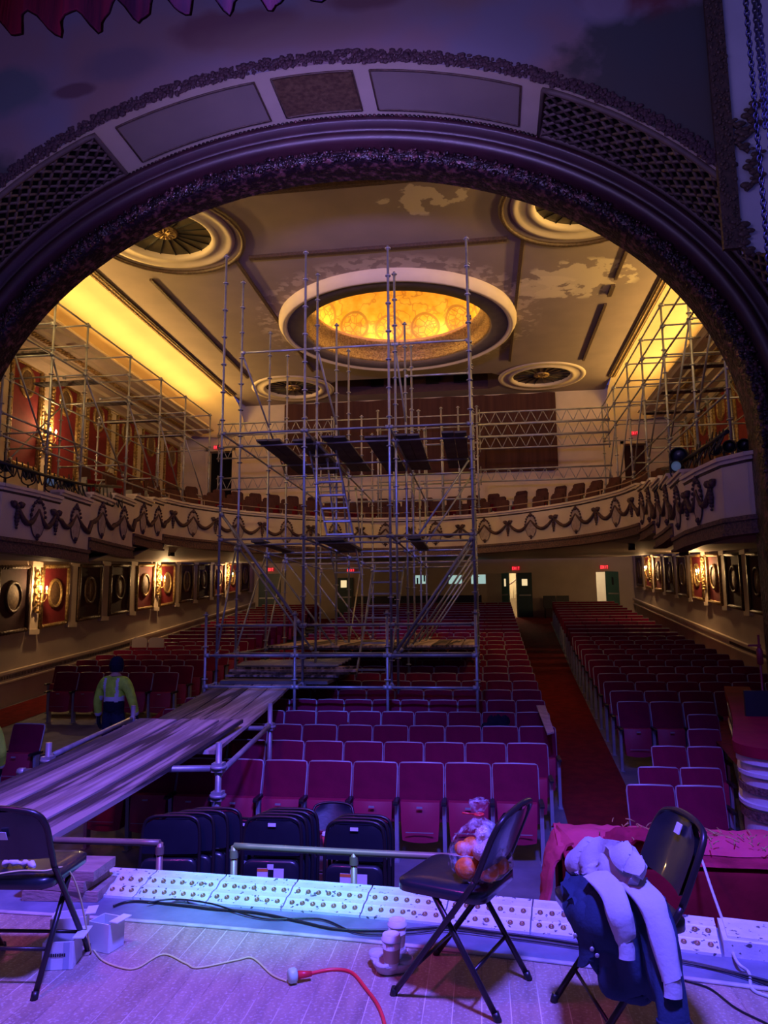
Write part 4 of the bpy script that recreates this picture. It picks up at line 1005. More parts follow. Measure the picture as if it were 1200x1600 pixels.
# ladders
def ladder(a, b_, wdt, n, lb, feet=.0):
    a = Vector(a); b_ = Vector(b_); t = thing('ladder', a, lb, 'ladder'); X = Vector((wdt / 2, 0, 0))
    for s_ in (-1, 1): q = MB(); d = (b_ - a).normalized(); q.obox((a + b_) / 2 + X * s_, (.014, 0, 0), d * (b_ - a).length / 2, d.cross(Vector((1, 0, 0))) * .035); mk('stile', q, 'tube', t)
    for k in range(n):
        p = a + (b_ - a) * ((k + .5) / n); q = MB(); q.box((p.x - wdt / 2, p.y - .05, p.z - .015), (p.x + wdt / 2, p.y + .05, p.z + .015)); mk('rung', q, 'coupler', t)
ladder((.05, 12.9, .5), (.20, 14.3, 2.55), .58, 9, 'short metal ladder climbing from the low tower deck')
ladder((-.62, 14.3, 2.3), (-.95, 13.3, 4.75), .52, 10, 'metal ladder climbing from the middle lift to the upper deck')
# lattice girders across the back of the hall
def girder(x0, x1, y, z, h, lb, n=12, grp='lattice girders across the back'):
    t = thing('lattice_girder', ((x0 + x1) / 2, y, z), lb, 'girder', grp)
    for zz in (z, z + h): q = MB(); q.tube([(x0, y, zz), (x1, y, zz)], .027, 7); mk('chord', q, 'tube', t)
    q = MB(); dx = (x1 - x0) / n
    for k in range(n): q.tube([(x0 + k * dx, y, z), (x0 + (k + .5) * dx, y, z + h)], .012, 5); q.tube([(x0 + (k + .5) * dx, y, z + h), (x0 + (k + 1) * dx, y, z)], .012, 5)
    mk('web', q, 'tube', t)
    q = MB(); q.tube([(x0 + .05, y, z - .1), (x0 + .05, y, z + h + .1)], .02, 6); q.tube([(x1 - .05, y, z - .1), (x1 - .05, y, z + h + .1)], .02, 6); mk('end_post', q, 'tube', t)
for sd, xa, xb in (('right', 2.03, 5.9), ('left', -6.18, -2.44)):
    for z, nm in ((7.28, 'top'), (6.90, 'second'), (6.52, 'third'), (5.52, 'lowest')):
        girder(xa, xb, 21.5, z, .36, '%s lattice girder spanning from the tower to the %s side scaffold' % (nm, sd), 11)
RW = thing('rear_scaffold', (0, 20.6, 4.4), 'bright rear scaffold standing on the balcony behind the tower', 'scaffold')
for x in (-.95, -.55, .05, .45, .95, 1.45, 2.0):
    for y in (20.9, 21.5):
        if (x in (-.55, .45) and y < 21): continue
        std(x, y, 1.2 if y < 21 and False else 4.2, 7.7 - .35 * (y > 21.2), RW, .026, .3)
std(-2.42, 21.5, 4.4, 7.7, RW, .024, .3)
for z in (5.5, 6.1, 6.6, 7.1): bar((-1.0, 21.0, z), (2.0, 21.0, z), RW); 
for z in (5.0, 5.5, 6.7, 7.6): bar((-2.4, 21.5, z), (2.05, 21.5, z), RW)
# side scaffolds over the balcony
def side_scaf(s, xi, ztop, ys_, lb, extra):
    t = thing('side_scaffold', (s * 6.8, 16, 3.7), lb, 'scaffold'); xo = 7.9; xw = 8.5
    for j, y in enumerate(ys_):
        zb = 3.6 if y < 13 else 3.9
        std(s * xi, y, zb, ztop, t, .024); std(s * xo, y, zb, ztop - 1.0, t, .024)
        for z in (ztop - .05, ztop - .5, ztop - 1.15, ztop - 2.7): bar((s * xi, y, z), (s * xo, y, z), t, 'transom', .019)
        if j < len(ys_) - 1:
            y2 = ys_[j + 1]
            for z in ((ztop - .05, ztop - .5) if s > 0 else (ztop - .05,)): bar((s * xi, y, z), (s * xi, y2, z), t)
            for z in (ztop - 1.15, ztop - 2.7, ztop - 3.1): bar((s * xi, y, z), (s * xi, y2, z), t)
            for z in (ztop - 1.2, ztop - 2.2): bar((s * xo, y, z), (s * xo, y2, z), t)
            bar((s * xi, y, ztop - 1.2), (s * xi, y2 - .1, ztop - 3.0), t, 'brace', .019)
            if j % 2 == 0: bar((s * xo, y2, ztop - 1.2), (s * xo, y + .1, ztop - 2.9), t, 'brace', .019)
    return t
tL = side_scaf(-1, 6.2, 7.82, [11.2, 12.6, 13.8, 15.7, 17.4, 19.0, 20.9], 'tube scaffold along the left balcony below the glowing cove', 0)
tR = side_scaf(1, 5.95, 8.12, [11.7, 13.4, 15.3, 17.3, 19.0, 21.0, 23.0], 'tube scaffold along the right balcony below the glowing cove', 0)
for s, side, ys_ in ((-1, 'left', [12.6, 14.4, 16.0, 17.6, 19.2]), (1, 'right', [13.6, 15.4, 17.2, 19.0])):
    for j, y in enumerate(ys_):
        q = MB(); q.box((s * 6.35, y, 6.74), (s * 7.8, y + .24, 6.78)); tag(mk('scaffold_plank', q, 'plank3'), 'narrow plank laid on the %s side scaffold, %s from the arch' % (side, ORD[j + 1]), 'plank', 'planks on the %s side scaffold' % side)
# guard rail tubes and pipes running on the balcony edge
# ================================================================ ramp
RF = thing('ramp_scaffold', (-1.4, 7.9, -1.05), 'low tube frame carrying the plank ramp to the tower', 'scaffold')
for (x, y, z1) in ((-.42, 6.6, .42), (-.62, 8.9, .50), (-2.55, 9.2, .42), (-2.28, 6.9, .34)): std(x, y, fz(y), z1, RF, .03, .5, False); 
for (x, y, zs_) in ((-.42, 6.6, (.20, -.45, -.05)), (-.62, 8.9, (.22,)), (-2.55, 9.2, (.2,)), (-2.28, 6.9, (.17,))):
    for z in zs_:
        q = MB(); q.tube([(x, y, z - .012), (x, y, z + .012)], .075, 10); q.box((x - .05, y - .05, z - .04), (x + .05, y + .05, z + .04)); mk('coupler', q, 'coupler', RF)
bar((-2.45, 6.7, .10), (-.42, 6.6, .19), RF, 'ledger', .03); bar((-2.6, 9.05, .16), (-.62, 8.9, .20), RF, 'ledger', .03)
bar((-.42, 6.6, .14), (-.62, 8.95, .24), RF, 'ledger', .028); bar((-2.28, 6.9, .20), (-2.55, 9.2, .26), RF, 'ledger', .028)
def ramp_plank(xa0, xa1, xb0, xb1, ya, yb, za, zb, mt, lb, grp, th=.04):
    n = 12; q = MB(); top = []; bot = []
    for i in range(n + 1):
        f = i / n; z = za + (zb - za) * f - .035 * math.sin(math.pi * f); y = ya + (yb - ya) * f; x0 = xa0 + (xb0 - xa0) * f; x1 = xa1 + (xb1 - xa1) * f
        top.append([(x0, y, z), (x1, y, z)]); bot.append([(x1, y, z - th), (x0, y, z - th)])
    q.grid(top, 0, False); q.grid(bot, 0, False); q.grid([[t_[1], (t_[1][0], t_[1][1], t_[1][2] - th)] for t_ in top], 0, False); q.grid([[(t_[0][0], t_[0][1], t_[0][2] - th), t_[0]] for t_ in top], 0, False)
    for t_ in (top[0], top[-1]): q.add([t_[0], t_[1], (t_[1][0], t_[1][1], t_[1][2] - th), (t_[0][0], t_[0][1], t_[0][2] - th)], [(0, 1, 2, 3)])
    return tag(mk('ramp_plank', q, mt), lb, 'plank', grp)
g1 = 'upper planks of the ramp'; wd = .285
sh = ['plank3', 'plank', 'plank2', 'plank2']
for k in range(4):
    xa = -2.02 + k * .32; xb = -2.40 + k * .32
    ramp_plank(xa, xa + .302, xb, xb + .302, 7.4, 12.1, .20, .50, sh[k], ('far ramp plank reaching the tower, %s from the left' % ORD[k + 1]), g1)
sh = ['plank3', 'plank', 'plank2', 'plank3', 'plank', 'plank2']; wn_ = [.26, .25, .25, .25, .25, .21]
x0 = -2.20
for k in range(5):
    xa = x0 + .245 * k + .06 ; xb = x0 + .262 * k + .06
    ramp_plank(xa + .03, xa + .262, xb, xb + .248, 3.85, 8.55 - .1 * (k % 2), .085 + .006 * (k % 2), .352 + .006 * (k % 2), ['plank3', 'plank2', 'plank', 'plank2', 'plank'][k], 'near ramp plank rising from the stage edge, %s from the left' % ORD[k + 1], 'lower planks of the ramp')
# heap of dark boards on the floor at the left
for k in range(7):
    q = MB(); c = Vector((-4.6 - .03 * k, 10.2 + .3 * k, fz(10.2 + .3 * k) + .04 + .02 * (k % 3))); q.obox(c, Vector((1.5, .55 + .04 * k, 0)), (0, .1, 0), (0, 0, .02))
    tag(mk('floor_board', q, 'plank3'), 'dark board lying on the floor left of the ramp, %s from the front' % ORD[k + 1], 'board', 'dark boards on the floor left of the ramp')

# ================================================================ folding chairs
def folding_chair(lb, loc, rz, metal='chair_metal', sticker=False, grp=None):
    t = thing('folding_chair', (0, 0, 0), lb, 'folding chair', grp); rr = .0125
    for s in (-1, 1):
        x = .205 * s
        q = MB(); q.tube(smooth_path([(x, .215, .012), (x, -.05, .36), (x * .99, -.155, .50)], 4), rr, 8); q.tube([(x, .222, 0), (x, .212, .03)], .016, 8, 1); mk('front_leg', q, [metal, 'black'], t)
        q = MB(); x2 = .185 * s; q.tube([(x2, -.225, .012), (x2, .04, .42)], rr, 8); q.tube([(x2, -.23, 0), (x2, -.217, .03)], .016, 8, 1); mk('rear_leg', q, [metal, 'black'], t)
    q = MB(); q.tube([(-.185, -.13, .155), (.185, -.13, .155)], .008, 6); mk('stretcher', q, metal, t)
    q = MB(); q.tube([(-.205, .13, .12), (.205, .13, .12)], .008, 6); mk('stretcher', q, metal, t)
    hp = [(-.203, -.155, .50), (-.203, -.195, .59), (-.200, -.235, .68), (-.175, -.265, .735), (-.10, -.28, .758), (0, -.283, .765), (.10, -.28, .758), (.175, -.265, .735), (.200, -.235, .68), (.203, -.195, .59), (.203, -.155, .50)]
    q = MB(); q.tube(smooth_path(hp, 4), .013, 8); mk('back_hoop', q, metal, t)
    q = MB(); rows = []
    for v in range(7):
        f = v / 6; z = .535 + .218 * f; hw = .19 * (1 if f < .6 else math.sqrt(max(.05, 1 - ((f - .6) / .46) ** 2 * .85))); y = -.172 - .100 * f
        rows.append([(hw * u, y - .028 * (1 - u * u), z) for u in (-1, -.75, -.4, 0, .4, .75, 1)])
    q.grid(rows); q.grid([[(x, y + .022, z) for x, y, z in r] for r in reversed(rows)]); q.grid([rows[0], [(x, y + .022, z) for x, y, z in rows[0]]]); bk = mk('backrest', q, 'black_pad', t)
    # padded seat with rounded corners
    def rr_(hw, y0, y1, rad, z):
        o = []
        for cx, cy, a0 in ((hw - rad, y1 - rad, 0), (-hw + rad, y1 - rad, 90), (-hw + rad, y0 + rad, 180), (hw - rad, y0 + rad, 270)):
            for k in range(5): a = R(a0 + k * 22.5); o.append((cx + rad * math.cos(a), cy + rad * math.sin(a), z))
        return o
    q = MB(); lps = [rr_(.185, -.17, .20, .05, .405), rr_(.20, -.185, .215, .06, .41), rr_(.20, -.185, .215, .06, .445), rr_(.185, -.17, .20, .055, .455), rr_(.12, -.11, .13, .05, .462)]
    n = 20; vs = [p for l in lps for p in l]; fs = [(i * n + k, i * n + (k + 1) % n, (i + 1) * n + (k + 1) % n, (i + 1) * n + k) for i in range(4) for k in range(n)]
    q.add(vs, fs + [tuple(range(80, 100)), tuple(reversed(range(20)))], 0, True); mk('seat', q, 'black_pad', t)
    if sticker:
        q = MB()
        if sticker == 'rear':
            q.obox((-.03, -.262, .645), (.022, 0, 0), (0, .002, 0), (0, -.018, .035)); q.obox((.03, -.264, .65), (.016, 0, 0), (0, .002, 0), (0, -.01, .018))
        else: q.obox((.0, -.246, .715), (.022, 0, 0), (0, .002, .0), (0, -.008, .018))
        mk('sticker', q, 'label', bk)
    t.location = loc; t.rotation_euler.z = rz
    return t
chA = folding_chair('dark folding chair on the stage with the plastic bag on its seat', (1.876, 3.327, 0), R(68))
chB = folding_chair('dark folding chair at the right with clothes draped over it', (2.50, 3.08, 0), R(100), sticker='front')
chC = folding_chair('dark folding chair at the left edge of the stage', (-.07, 3.215, 0), R(5), sticker='rear')
chD = folding_chair('small open folding chair before the front row, cup on its seat', (.50, 7.15, -1.05), R(4))
chD.rotation_euler.z = R(184)
# folded chairs stacked upright in the pit
def folded(loc, rz, lean, lb, grp, st=True):
    t = thing('folded_chair', (0, 0, 0), lb, 'folding chair', grp)
    hp = [(-.21, 0, .0), (-.212, .01, .55), (-.205, .02, .88), (-.16, .02, .985), (0, .02, 1.0), (.16, .02, .985), (.205, .02, .88), (.212, .01, .55), (.21, 0, .0)]
    q = MB(); q.tube(smooth_path(hp, 4), .0125, 8); mk('frame', q, 'chair_metal', t)
    q = MB(); rows = []
    for z, hw in ((.735, .19), (.74, .2), (.90, .2), (.95, .175), (.975, .13)): rows.append([(hw * u, .0 + .012 * u * u, z) for u in (-1, -.6, 0, .6, 1)])
    q.grid(rows); q.grid([[(x, y + .025, z) for x, y, z in r] for r in reversed(rows)]); bk = mk('backrest', q, 'black_pad', t)
    q = MB(); q.add([], []); 
    lp = lambda hw, y: [(hw * math.cos(a) if abs(math.cos(a)) > .0 else 0, y, 0) for a in ()]
    def pan(hw, z0, z1, rad, y):
        o = []
        for cx, cz, a0 in ((hw - rad, z1 - rad, 0), (-hw + rad, z1 - rad, 90), (-hw + rad, z0 + rad, 180), (hw - rad, z0 + rad, 270)):
            for k in range(4): a = R(a0 + k * 30); o.append((cx + rad * math.cos(a), y, cz + rad * math.sin(a)))
        return o
    L = [pan(.19, .32, .70, .05, .03), pan(.20, .31, .71, .06, .015), pan(.20, .31, .71, .06, -.01), pan(.185, .33, .69, .05, -.02)]; n = 16
    q.add([p for l in L for p in l], [(i * n + k, i * n + (k + 1) % n, (i + 1) * n + (k + 1) % n, (i + 1) * n + k) for i in range(3) for k in range(n)] + [tuple(range(48, 64)), tuple(reversed(range(16)))], 0, True); st_ = mk('seat', q, 'black_pad', t)
    for s in (-1, 1): q = MB(); q.tube([(s * .18, .035, 0), (s * .18, .03, .5)], .011, 6); mk('rear_leg', q, 'chair_metal', t)
    if st:
        q = MB(); q.obox((0, -.014, .952), (.028, 0, 0), (0, .002, 0), (0, 0, .012)); mk('sticker', q, 'label', bk)
        q = MB(); q.obox((-.055, -.023, .60), (.038, 0, 0), (0, .002, 0), (0, 0, .055), 0); q.obox((-.055, -.0255, .643), (.038, 0, 0), (0, .001, 0), (0, 0, .010), 1); q.obox((.06, -.023, .60), (.036, 0, 0), (0, .002, 0), (0, 0, .055), 0); q.obox((.0, -.023, .665), (.022, 0, 0), (0, .002, 0), (0, 0, .018), 0); mk('instruction_label', q, ['label', 'orange_ink'], st_)
    t.location = loc; t.rotation_euler = (R(-lean), 0, rz); t.scale = (1.1, 1, 1.05); return t
G = 'folded chairs stored upright in the pit'
for gi, (x, y, n, dx, rz, lb, st) in enumerate(((-.47, 5.65, 4, .085, 6, 'left stack of black folded chairs', False), (.335, 5.7, 4, .025, 2, 'middle stack of black folded chairs', True), (.99, 5.65, 3, .02, -2, 'right stack of black folded chairs', True))):
    for k in range(n):
        pos = 'front chair' if k == 0 else ORD[k + 1] + ' chair'
        folded((x + dx * k, y + .085 * k, -1.05), R(rz), 4 + 0 * k, '%s of the %s behind the pit rail' % (pos, lb), G, st and k == 0)
folded((-.08, 6.1, -1.13 + .08), R(-14), 8, 'single black folded chair between the left and middle stacks', G, True).scale = (1, 1, .92)

# ================================================================ footlights along the stage edge
def fl_pt(x): return Vector((x, YE(x) - .03, 0))
FP = [(-.40, 4.25), (.15, 4.225), (.62, 4.19), (1.1, 4.15), (1.55, 4.105), (2.0, 4.05), (2.45, 3.99), (2.9, 3.915), (3.35, 3.83)]
sp_ = smooth_path([(x, y, 0) for x, y in FP], 10); L_ = [0]
for i in range(1, len(sp_)): L_.append(L_[-1] + (sp_[i] - sp_[i - 1]).length)
def fat(s_):
    for i in range(len(sp_) - 1):
        if L_[i + 1] >= s_: f = (s_ - L_[i]) / (L_[i + 1] - L_[i]); return sp_[i] + (sp_[i + 1] - sp_[i]) * f, (sp_[i + 1] - sp_[i]).normalized()
    return sp_[-1], (sp_[-1] - sp_[-2]).normalized()
tot_ = L_[-1] ; ns = 8; sl = (tot_ - .28) / ns
PRF = [(.16, .0), (.16, .012), (.125, .014), (.080, .032), (.074, .036), (.02, .036), (-.02, .054), (-.026, .058), (-.10, .060), (-.115, .066), (-.115, 0)]
for k in range(ns):
    s0 = k * sl + .004; s1 = (k + 1) * sl - .004; c0_, _ = fat((s0 + s1) / 2)
    lbx = 'chipped white footlight section with empty bulb sockets, %s from the left' % ORD[k + 1]
    t = thing('footlight', (c0_.x, c0_.y, 0), lbx, 'footlight', 'footlight sections along the stage edge')
    q = MB(); rows = []
    for j in range(7):
        p, d = fat(s0 + (s1 - s0) * j / 6); n_ = Vector((d.y, -d.x, 0)); rows.append([p + n_ * a + Vector((0, 0, h)) for a, h in PRF])
    q.grid(rows, 0, False); q.add(rows[0], [tuple(range(len(PRF)))]); q.add(rows[-1], [tuple(reversed(range(len(PRF))))]); mk('housing', q, 'foot_metal', t)
    for row, (a, h, tn) in enumerate(((.102, .0225, (.045, .018)), (.0, .0445, (.04, .018)))):
        for j in range(7):
            p, d = fat(s0 + (s1 - s0) * (j + .65) / 7.3); n_ = Vector((d.y, -d.x, 0)); sl_ = (n_ * -tn[0] + Vector((0, 0, tn[1]))).normalized(); up_ = d.cross(sl_); up_ = up_ if up_.z > 0 else -up_
            c = p + n_ * a + Vector((0, 0, h)) + up_ * .002; q = MB(); q.lathe([(0, .001), (.009, .001), (.010, .006), (.0125, .006), (.014, .002), (.014, -.004)], c, 12, 0, True, (d, sl_, up_)); mk('socket', q, 'socket', t)
p, d = fat(tot_ - .14); q = MB(); n_ = Vector((d.y, -d.x, 0)); q.obox(p + Vector((0, 0, .035)) + n_ * .02, d * .13, n_ * .13, (0, 0, .035)); q.obox(p + Vector((0, 0, .075)) + n_ * .02, d * .11, n_ * .11, (0, 0, .008))
tag(mk('footlight_end_plate', q, 'foot_metal'), 'flat painted end plate at the right end of the footlights', 'plate')
# timber blocks at the left end of the footlights
for k, (z0, sx, dx, rz) in enumerate(((0, .27, -.04, 4), (.056, .25, -.08, -3), (.108, .27, -.06, 2))):
    c = Vector((-.33 + dx, 4.12, z0)); q = MB(); a = R(rz); q.obox(c + Vector((0, 0, .028)), Vector((math.cos(a), math.sin(a), 0)) * sx * .8, Vector((-math.sin(a), math.cos(a), 0)) * .13, (0, 0, .026))
    tag(mk('timber_block', q, 'block'), '%s of the thick worn timber blocks piled beside the footlights' % ('lowest', 'middle', 'topmost')[k], 'timber block', 'timber blocks')
# pipe rails behind the footlights
def rail(pts, posts, lb):
    t = thing('pipe_rail', (pts[0][0], pts[0][1], -1.05), lb, 'rail'); q = MB(); q.tube(smooth_path(pts, 5), .021, 10); mk('handrail', q, 'rail', t)
    for x, y, z in posts: q = MB(); q.tube([(x, y, -1.05), (x, y, z)], .021, 10); q.lathe([(.028, z - .07), (.028, z - .02)], (x, y, 0), 10); mk('post', q, 'rail', t)
def rp_(x, y, Y=4.72): p = at(x, y, Y); return (p.x, p.y, p.z)
a, b_ = rp_(366, 1322), rp_(800, 1343, 4.6); mdl = rp_(553, 1332, 4.68)
rail([a, mdl, b_], [(a[0], a[1], a[2]), (mdl[0], mdl[1], mdl[2])], 'painted pipe rail in front of the middle and right chair stacks')
a, b_ = rp_(60, 1312, 4.8), rp_(250, 1317, 4.75)
rail([a, b_], [b_], 'painted pipe rail in front of the left chair stack')

# ================================================================ props on the stage
def cup(x, y, z, lb, sc=1., sleeve=True, body='paper'):
    t = thing('coffee_cup', (x, y, z), lb, 'cup'); q = MB(); q.lathe([(0, 0), (.030, 0), (.042, .115), (0, .115)], (x, y, z), 24); mk('cup_body', q, body, t)
    q = MB(); q.lathe([(.045, .112), (.046, .118), (.040, .122), (.039, .136), (.034, .137), (.032, .131), (0, .131)], (x, y, z), 24); mk('lid', q, 'paper', t)
    if sleeve: q = MB(); q.lathe([(.0338, .025), (.0392, .080)], (x, y, z), 24); mk('cardboard_sleeve', q, 'sleeve', t)
    return t
trc = atz(611, 1512, .0); tx, ty = trc.x, trc.y
t = thing('cup_carrier', (tx, ty, 0), 'moulded pulp four-cup carrier on the stage floor', 'cup carrier'); t.rotation_euler.z = 0
q = MB(); ca, sa = math.cos(R(25)), math.sin(R(25)); rt_ = lambda x, y, z: (tx + x * ca - y * sa, ty + x * sa + y * ca, z)
hs = .085; rim = []
for k in range(24):
    a = k * math.tau / 24; rad = hs * (1.0 + .22 * abs(math.sin(2 * a))) ; rim.append((rad * math.cos(a), rad * math.sin(a)))
rows = [[rt_(x * .80, y * .80, .004) for x, y in rim + rim[:1]], [rt_(x * .96, y * .96, .035) for x, y in rim + rim[:1]], [rt_(x, y, .042) for x, y in rim + rim[:1]], [rt_(x * .90, y * .90, .044) for x, y in rim + rim[:1]], [rt_(x * .3, y * .3, .040) for x, y in rim + rim[:1]], [rt_(0, 0, .040) for x, y in rim + rim[:1]]]
q.grid(rows); mk('tray', q, 'pulp', t)
for k, (x, y) in enumerate(((-.048, .048), (.048, .048), (.048, -.048), (-.048, -.048))):
    c = rt_(x * 1.02, y * 1.02, 0); q = MB(); q.lathe([(.040, .044), (.037, .056), (.033, .056), (.031, .030), (0, .028)], (c[0], c[1], 0), 20); mk('cup_holder', q, 'pulp', t)
c = rt_(-.03, -.075, 0); c1_ = atz(612, 1518, .012); c2_ = atz(621, 1493, .012)
cup(c1_.x, c1_.y, .03, 'lidded coffee cup with sleeve in the front of the carrier'); cup(c2_.x, c2_.y, .03, 'lidded coffee cup at the back of the carrier')
p = Vector((.50, 7.0, -1.05 + .465)); tcup = cup(p.x, p.y, p.z, 'tall red and white cup on the small folding chair', 1, False, 'cup_red')
# plug joint and cords
def cord(pts, r, mt, lb, cat='cord', nm='cord', n=8): q = MB(); q.tube(smooth_path(pts, n), r, 7); return tag(mk(nm, q, mt), lb, cat)
P0 = lambda x, y, z=.006: tuple(atz(x, y, z))
pl = atz(457, 1529, .02)
t = thing('plug_joint', (pl.x, pl.y, 0), 'round pale green plug joining the yellow and red cords', 'plug'); q = MB(); q.lathe([(0, -.018), (.024, -.018), (.030, -.010), (.030, .010), (.024, .018), (0, .018)], pl + Vector((0, 0, .012)), 20, 0, True, (Vector((0, 0, 1)), Vector((.5, -.86, 0)), Vector((.86, .5, 0)))); mk('socket_cap', q, 'plug', t)
q = MB(); q.tube([pl + Vector((.02, .01, .01)), pl + Vector((.075, .035, .008))], [.018, .011], 8); mk('red_plug', q, 'red_cord', t)
cord([P0(481, 1522), P0(520, 1515), P0(550, 1520), P0(572, 1545), P0(590, 1570), P0(601, 1600), P0(604, 1640)], .0075, 'red_cord', 'bright red extension cord running off the front of the stage')
cord([P0(448, 1533), P0(425, 1523), P0(395, 1497), P0(370, 1500), P0(310, 1512), P0(290, 1505), P0(255, 1491), P0(215, 1512), P0(190, 1512), P0(160, 1500), P0(143, 1480), (.155, 3.40, .03), (.145, 3.30, .30), (.12, 3.22, .44), (.08, 3.12, .462), (-.02, 3.10, .465), (-.10, 3.06, .462)], .004, 'yellow_cord', 'thin yellow cord trailing from the left chair across the stage')
cord([P0(177, 1416, .01), P0(210, 1408, .01), P0(290, 1415, .01), P0(330, 1420, .01), P0(400, 1426, .01), P0(470, 1440, .01), P0(530, 1452, .01), P0(620, 1453, .01), P0(700, 1448, .01), P0(760, 1455, .01), P0(860, 1468, .01), P0(1060, 1500, .01), P0(1200, 1533, .01), P0(1240, 1545, .01)], .006, 'black', 'thick black cable lying in front of the footlights')
cord([P0(230, 1411, .02), P0(270, 1405, .02), P0(330, 1412, .02), P0(410, 1435, .01), P0(500, 1436, .01), P0(560, 1458, .01), P0(640, 1458, .01), P0(700, 1453, .015), P0(800, 1466, .01), P0(900, 1480, .01), P0(1100, 1510, .01), P0(1230, 1550, .01)], .0045, 'black', 'thin black cable looping along the grey apron')
cord([P0(1070, 1532), P0(1110, 1545), P0(1150, 1575), P0(1200, 1600), P0(1240, 1620)], .004, 'black', 'thin black cable on the boards at the far right')
cord([tuple(at(1042, 1276, 5.2)), tuple(at(1075, 1295, 5.0)), tuple(at(1095, 1340, 4.7)), tuple(at(1112, 1390, 4.4)), tuple(at(1135, 1455, 4.1)), P0(1150, 1500, .03), P0(1170, 1520), P0(1175, 1545), P0(1200, 1557), P0(1250, 1570)], .0075, 'white_cable', 'grey cable hanging from the red table down to the stage')
# cartons
def carton(cx, cy, w_, d_, h_, rz, lb, label=False):
    a = R(rz); X = Vector((math.cos(a), math.sin(a), 0)); Yv = Vector((-X.y, X.x, 0)); t = thing('carton', (cx, cy, 0), lb, 'box'); c = Vector((cx, cy, h_ / 2 + .002)); q = MB(); th = .003
    for s in (-1, 1): q.obox(c + X * s * w_ / 2, X * th, Yv * d_ / 2, (0, 0, h_ / 2)); q.obox(c + Yv * s * d_ / 2, X * w_ / 2, Yv * th, (0, 0, h_ / 2))
    q.obox((cx, cy, .005), X * w_ / 2, Yv * d_ / 2, (0, 0, .003)); mk('carton_body', q, 'card', t)
    q = MB(); q.obox(c + X * (w_ / 2 + .02) + Vector((0, 0, h_ / 2 + .012)), X * .025, Yv * d_ / 2, (0, 0, .002)); mk('flap', q, 'card', t)
    if label:
        q = MB(); f = c - Yv * (d_ / 2 + th + .001)
        for s in (-.30, .30): q.obox(f + X * s * w_, X * w_ * .10, Yv * .0006, (0, 0, h_ / 2 * .98), 0)
        for j in range(8): q.obox(f + X * (-.035 + .0095 * j) + Vector((0, 0, .004)) - Yv * .001, X * .0035, Yv * .0006, (0, 0, .006 + .001 * (j % 2)), 1)
        mk('printed_marks', q, ['card_blue', 'ink'], t)
    return t
c = atz(85, 1515, 0); carton(c.x, c.y + .06, .13, .13, .115, 12, 'open white carton with grey stripes under the left chair', True)
c = atz(160, 1488, 0); carton(c.x - .01, c.y + .05, .12, .10, .125, -14, 'open white carton behind the left chair leg')
c = atz(105, 1462, 0); carton(c.x, c.y + .02, .16, .10, .09, 20, 'crumpled white carton in shade behind the left chair')
# bottle and crumpled cloth on the left chair
q = MB(); q.lathe([(0, 0), (.032, 0), (.034, .02), (.034, .12), (.012, .16), (.012, .18), (0, .18)], (-.20, 3.10, .465), 16); tag(mk('bottle', q, 'glass_lit' if False else 'hoodie'), 'pale bottle on the seat of the left chair, at the photo edge', 'bottle')
q = MB(); pts = smooth_path([(-.13, 3.14, .475), (-.09, 3.13, .49), (-.05, 3.15, .478), (-.01, 3.14, .485), (.03, 3.12, .476)], 3); q.tube(pts, [.012 + .006 * math.sin(i * 2) for i in range(len(pts))], 8); tag(mk('wrapper', q, 'card'), 'crumpled white wrapper on the seat of the left chair', 'wrapper')

# ---- clear plastic bag of oranges on chair A
bc = Vector((1.965, 3.235, .467))
q = MB(); pr = [(.0, .0), (.095, .003), (.128, .04), (.132, .09), (.115, .145), (.070, .20), (.024, .235), (.012, .250), (.022, .262), (.045, .295), (.040, .31), (.0, .305)]
n = 40; vs = []
for k in range(n):
    a = k * math.tau / n
    for (r_, h) in pr:
        w_ = 1 + .12 * noise.noise(Vector((math.cos(a) * 2, math.sin(a) * 2, h * 12))) + .05 * math.sin(a * 9 + h * 20)
        vs.append(bc + Vector((math.cos(a) * r_ * w_, math.sin(a) * r_ * w_ * .85, h + .01 * noise.noise(Vector((a, h * 9, 3))))))
Lp = len(pr); q.add(vs, [(k * Lp + i, ((k + 1) % n) * Lp + i, ((k + 1) % n) * Lp + i + 1, k * Lp + i + 1) for k in range(n) for i in range(Lp - 1)], 0, True)
t = thing('plastic_bag', bc, 'clear knotted plastic bag full of orange parcels on the folding chair', 'plastic bag'); mk('film', q, 'film', t)
q = MB(); ring_ = [bc + Vector((.018 * math.cos(a), .018 * math.sin(a), .250)) for a in [k * math.tau / 12 for k in range(13)]]; q.tube(ring_, .005, 6, cap=False); q.tube([bc + Vector((-.015, 0, .25)), bc + Vector((-.07, -.02, .26))], .004, 6); mk('pink_tie', q, 'red_cord', t)
j_ = 0
for (x, y, z, r_, mt) in ((-.06, -.035, .045, .046, 0), (.03, -.055, .045, .046, 0), (.01, .05, .045, .045, 0), (.08, .01, .048, .040, 0), (-.035, .01, .118, .042, 0), (.045, -.02, .122, .044, 1), (-.075, -.01, .115, .032, 0), (.005, -.045, .112, .036, 1), (.01, .0, .175, .030, 1)):
    j_ += 1; q = MB(); q.sphere(bc + Vector((x, y, z)), r_, 14, 10, 0, (1, .95, .92)); tag(mk('orange' if mt == 0 else 'wrapped_roll', q, 'orange_fruit' if mt == 0 else 'bread'), ('orange fruit inside the plastic bag, %s counting from the bottom' if mt == 0 else 'pale wrapped roll inside the plastic bag, %s counting from the bottom') % ORD[j_], 'orange' if mt == 0 else 'roll', 'contents of the plastic bag')

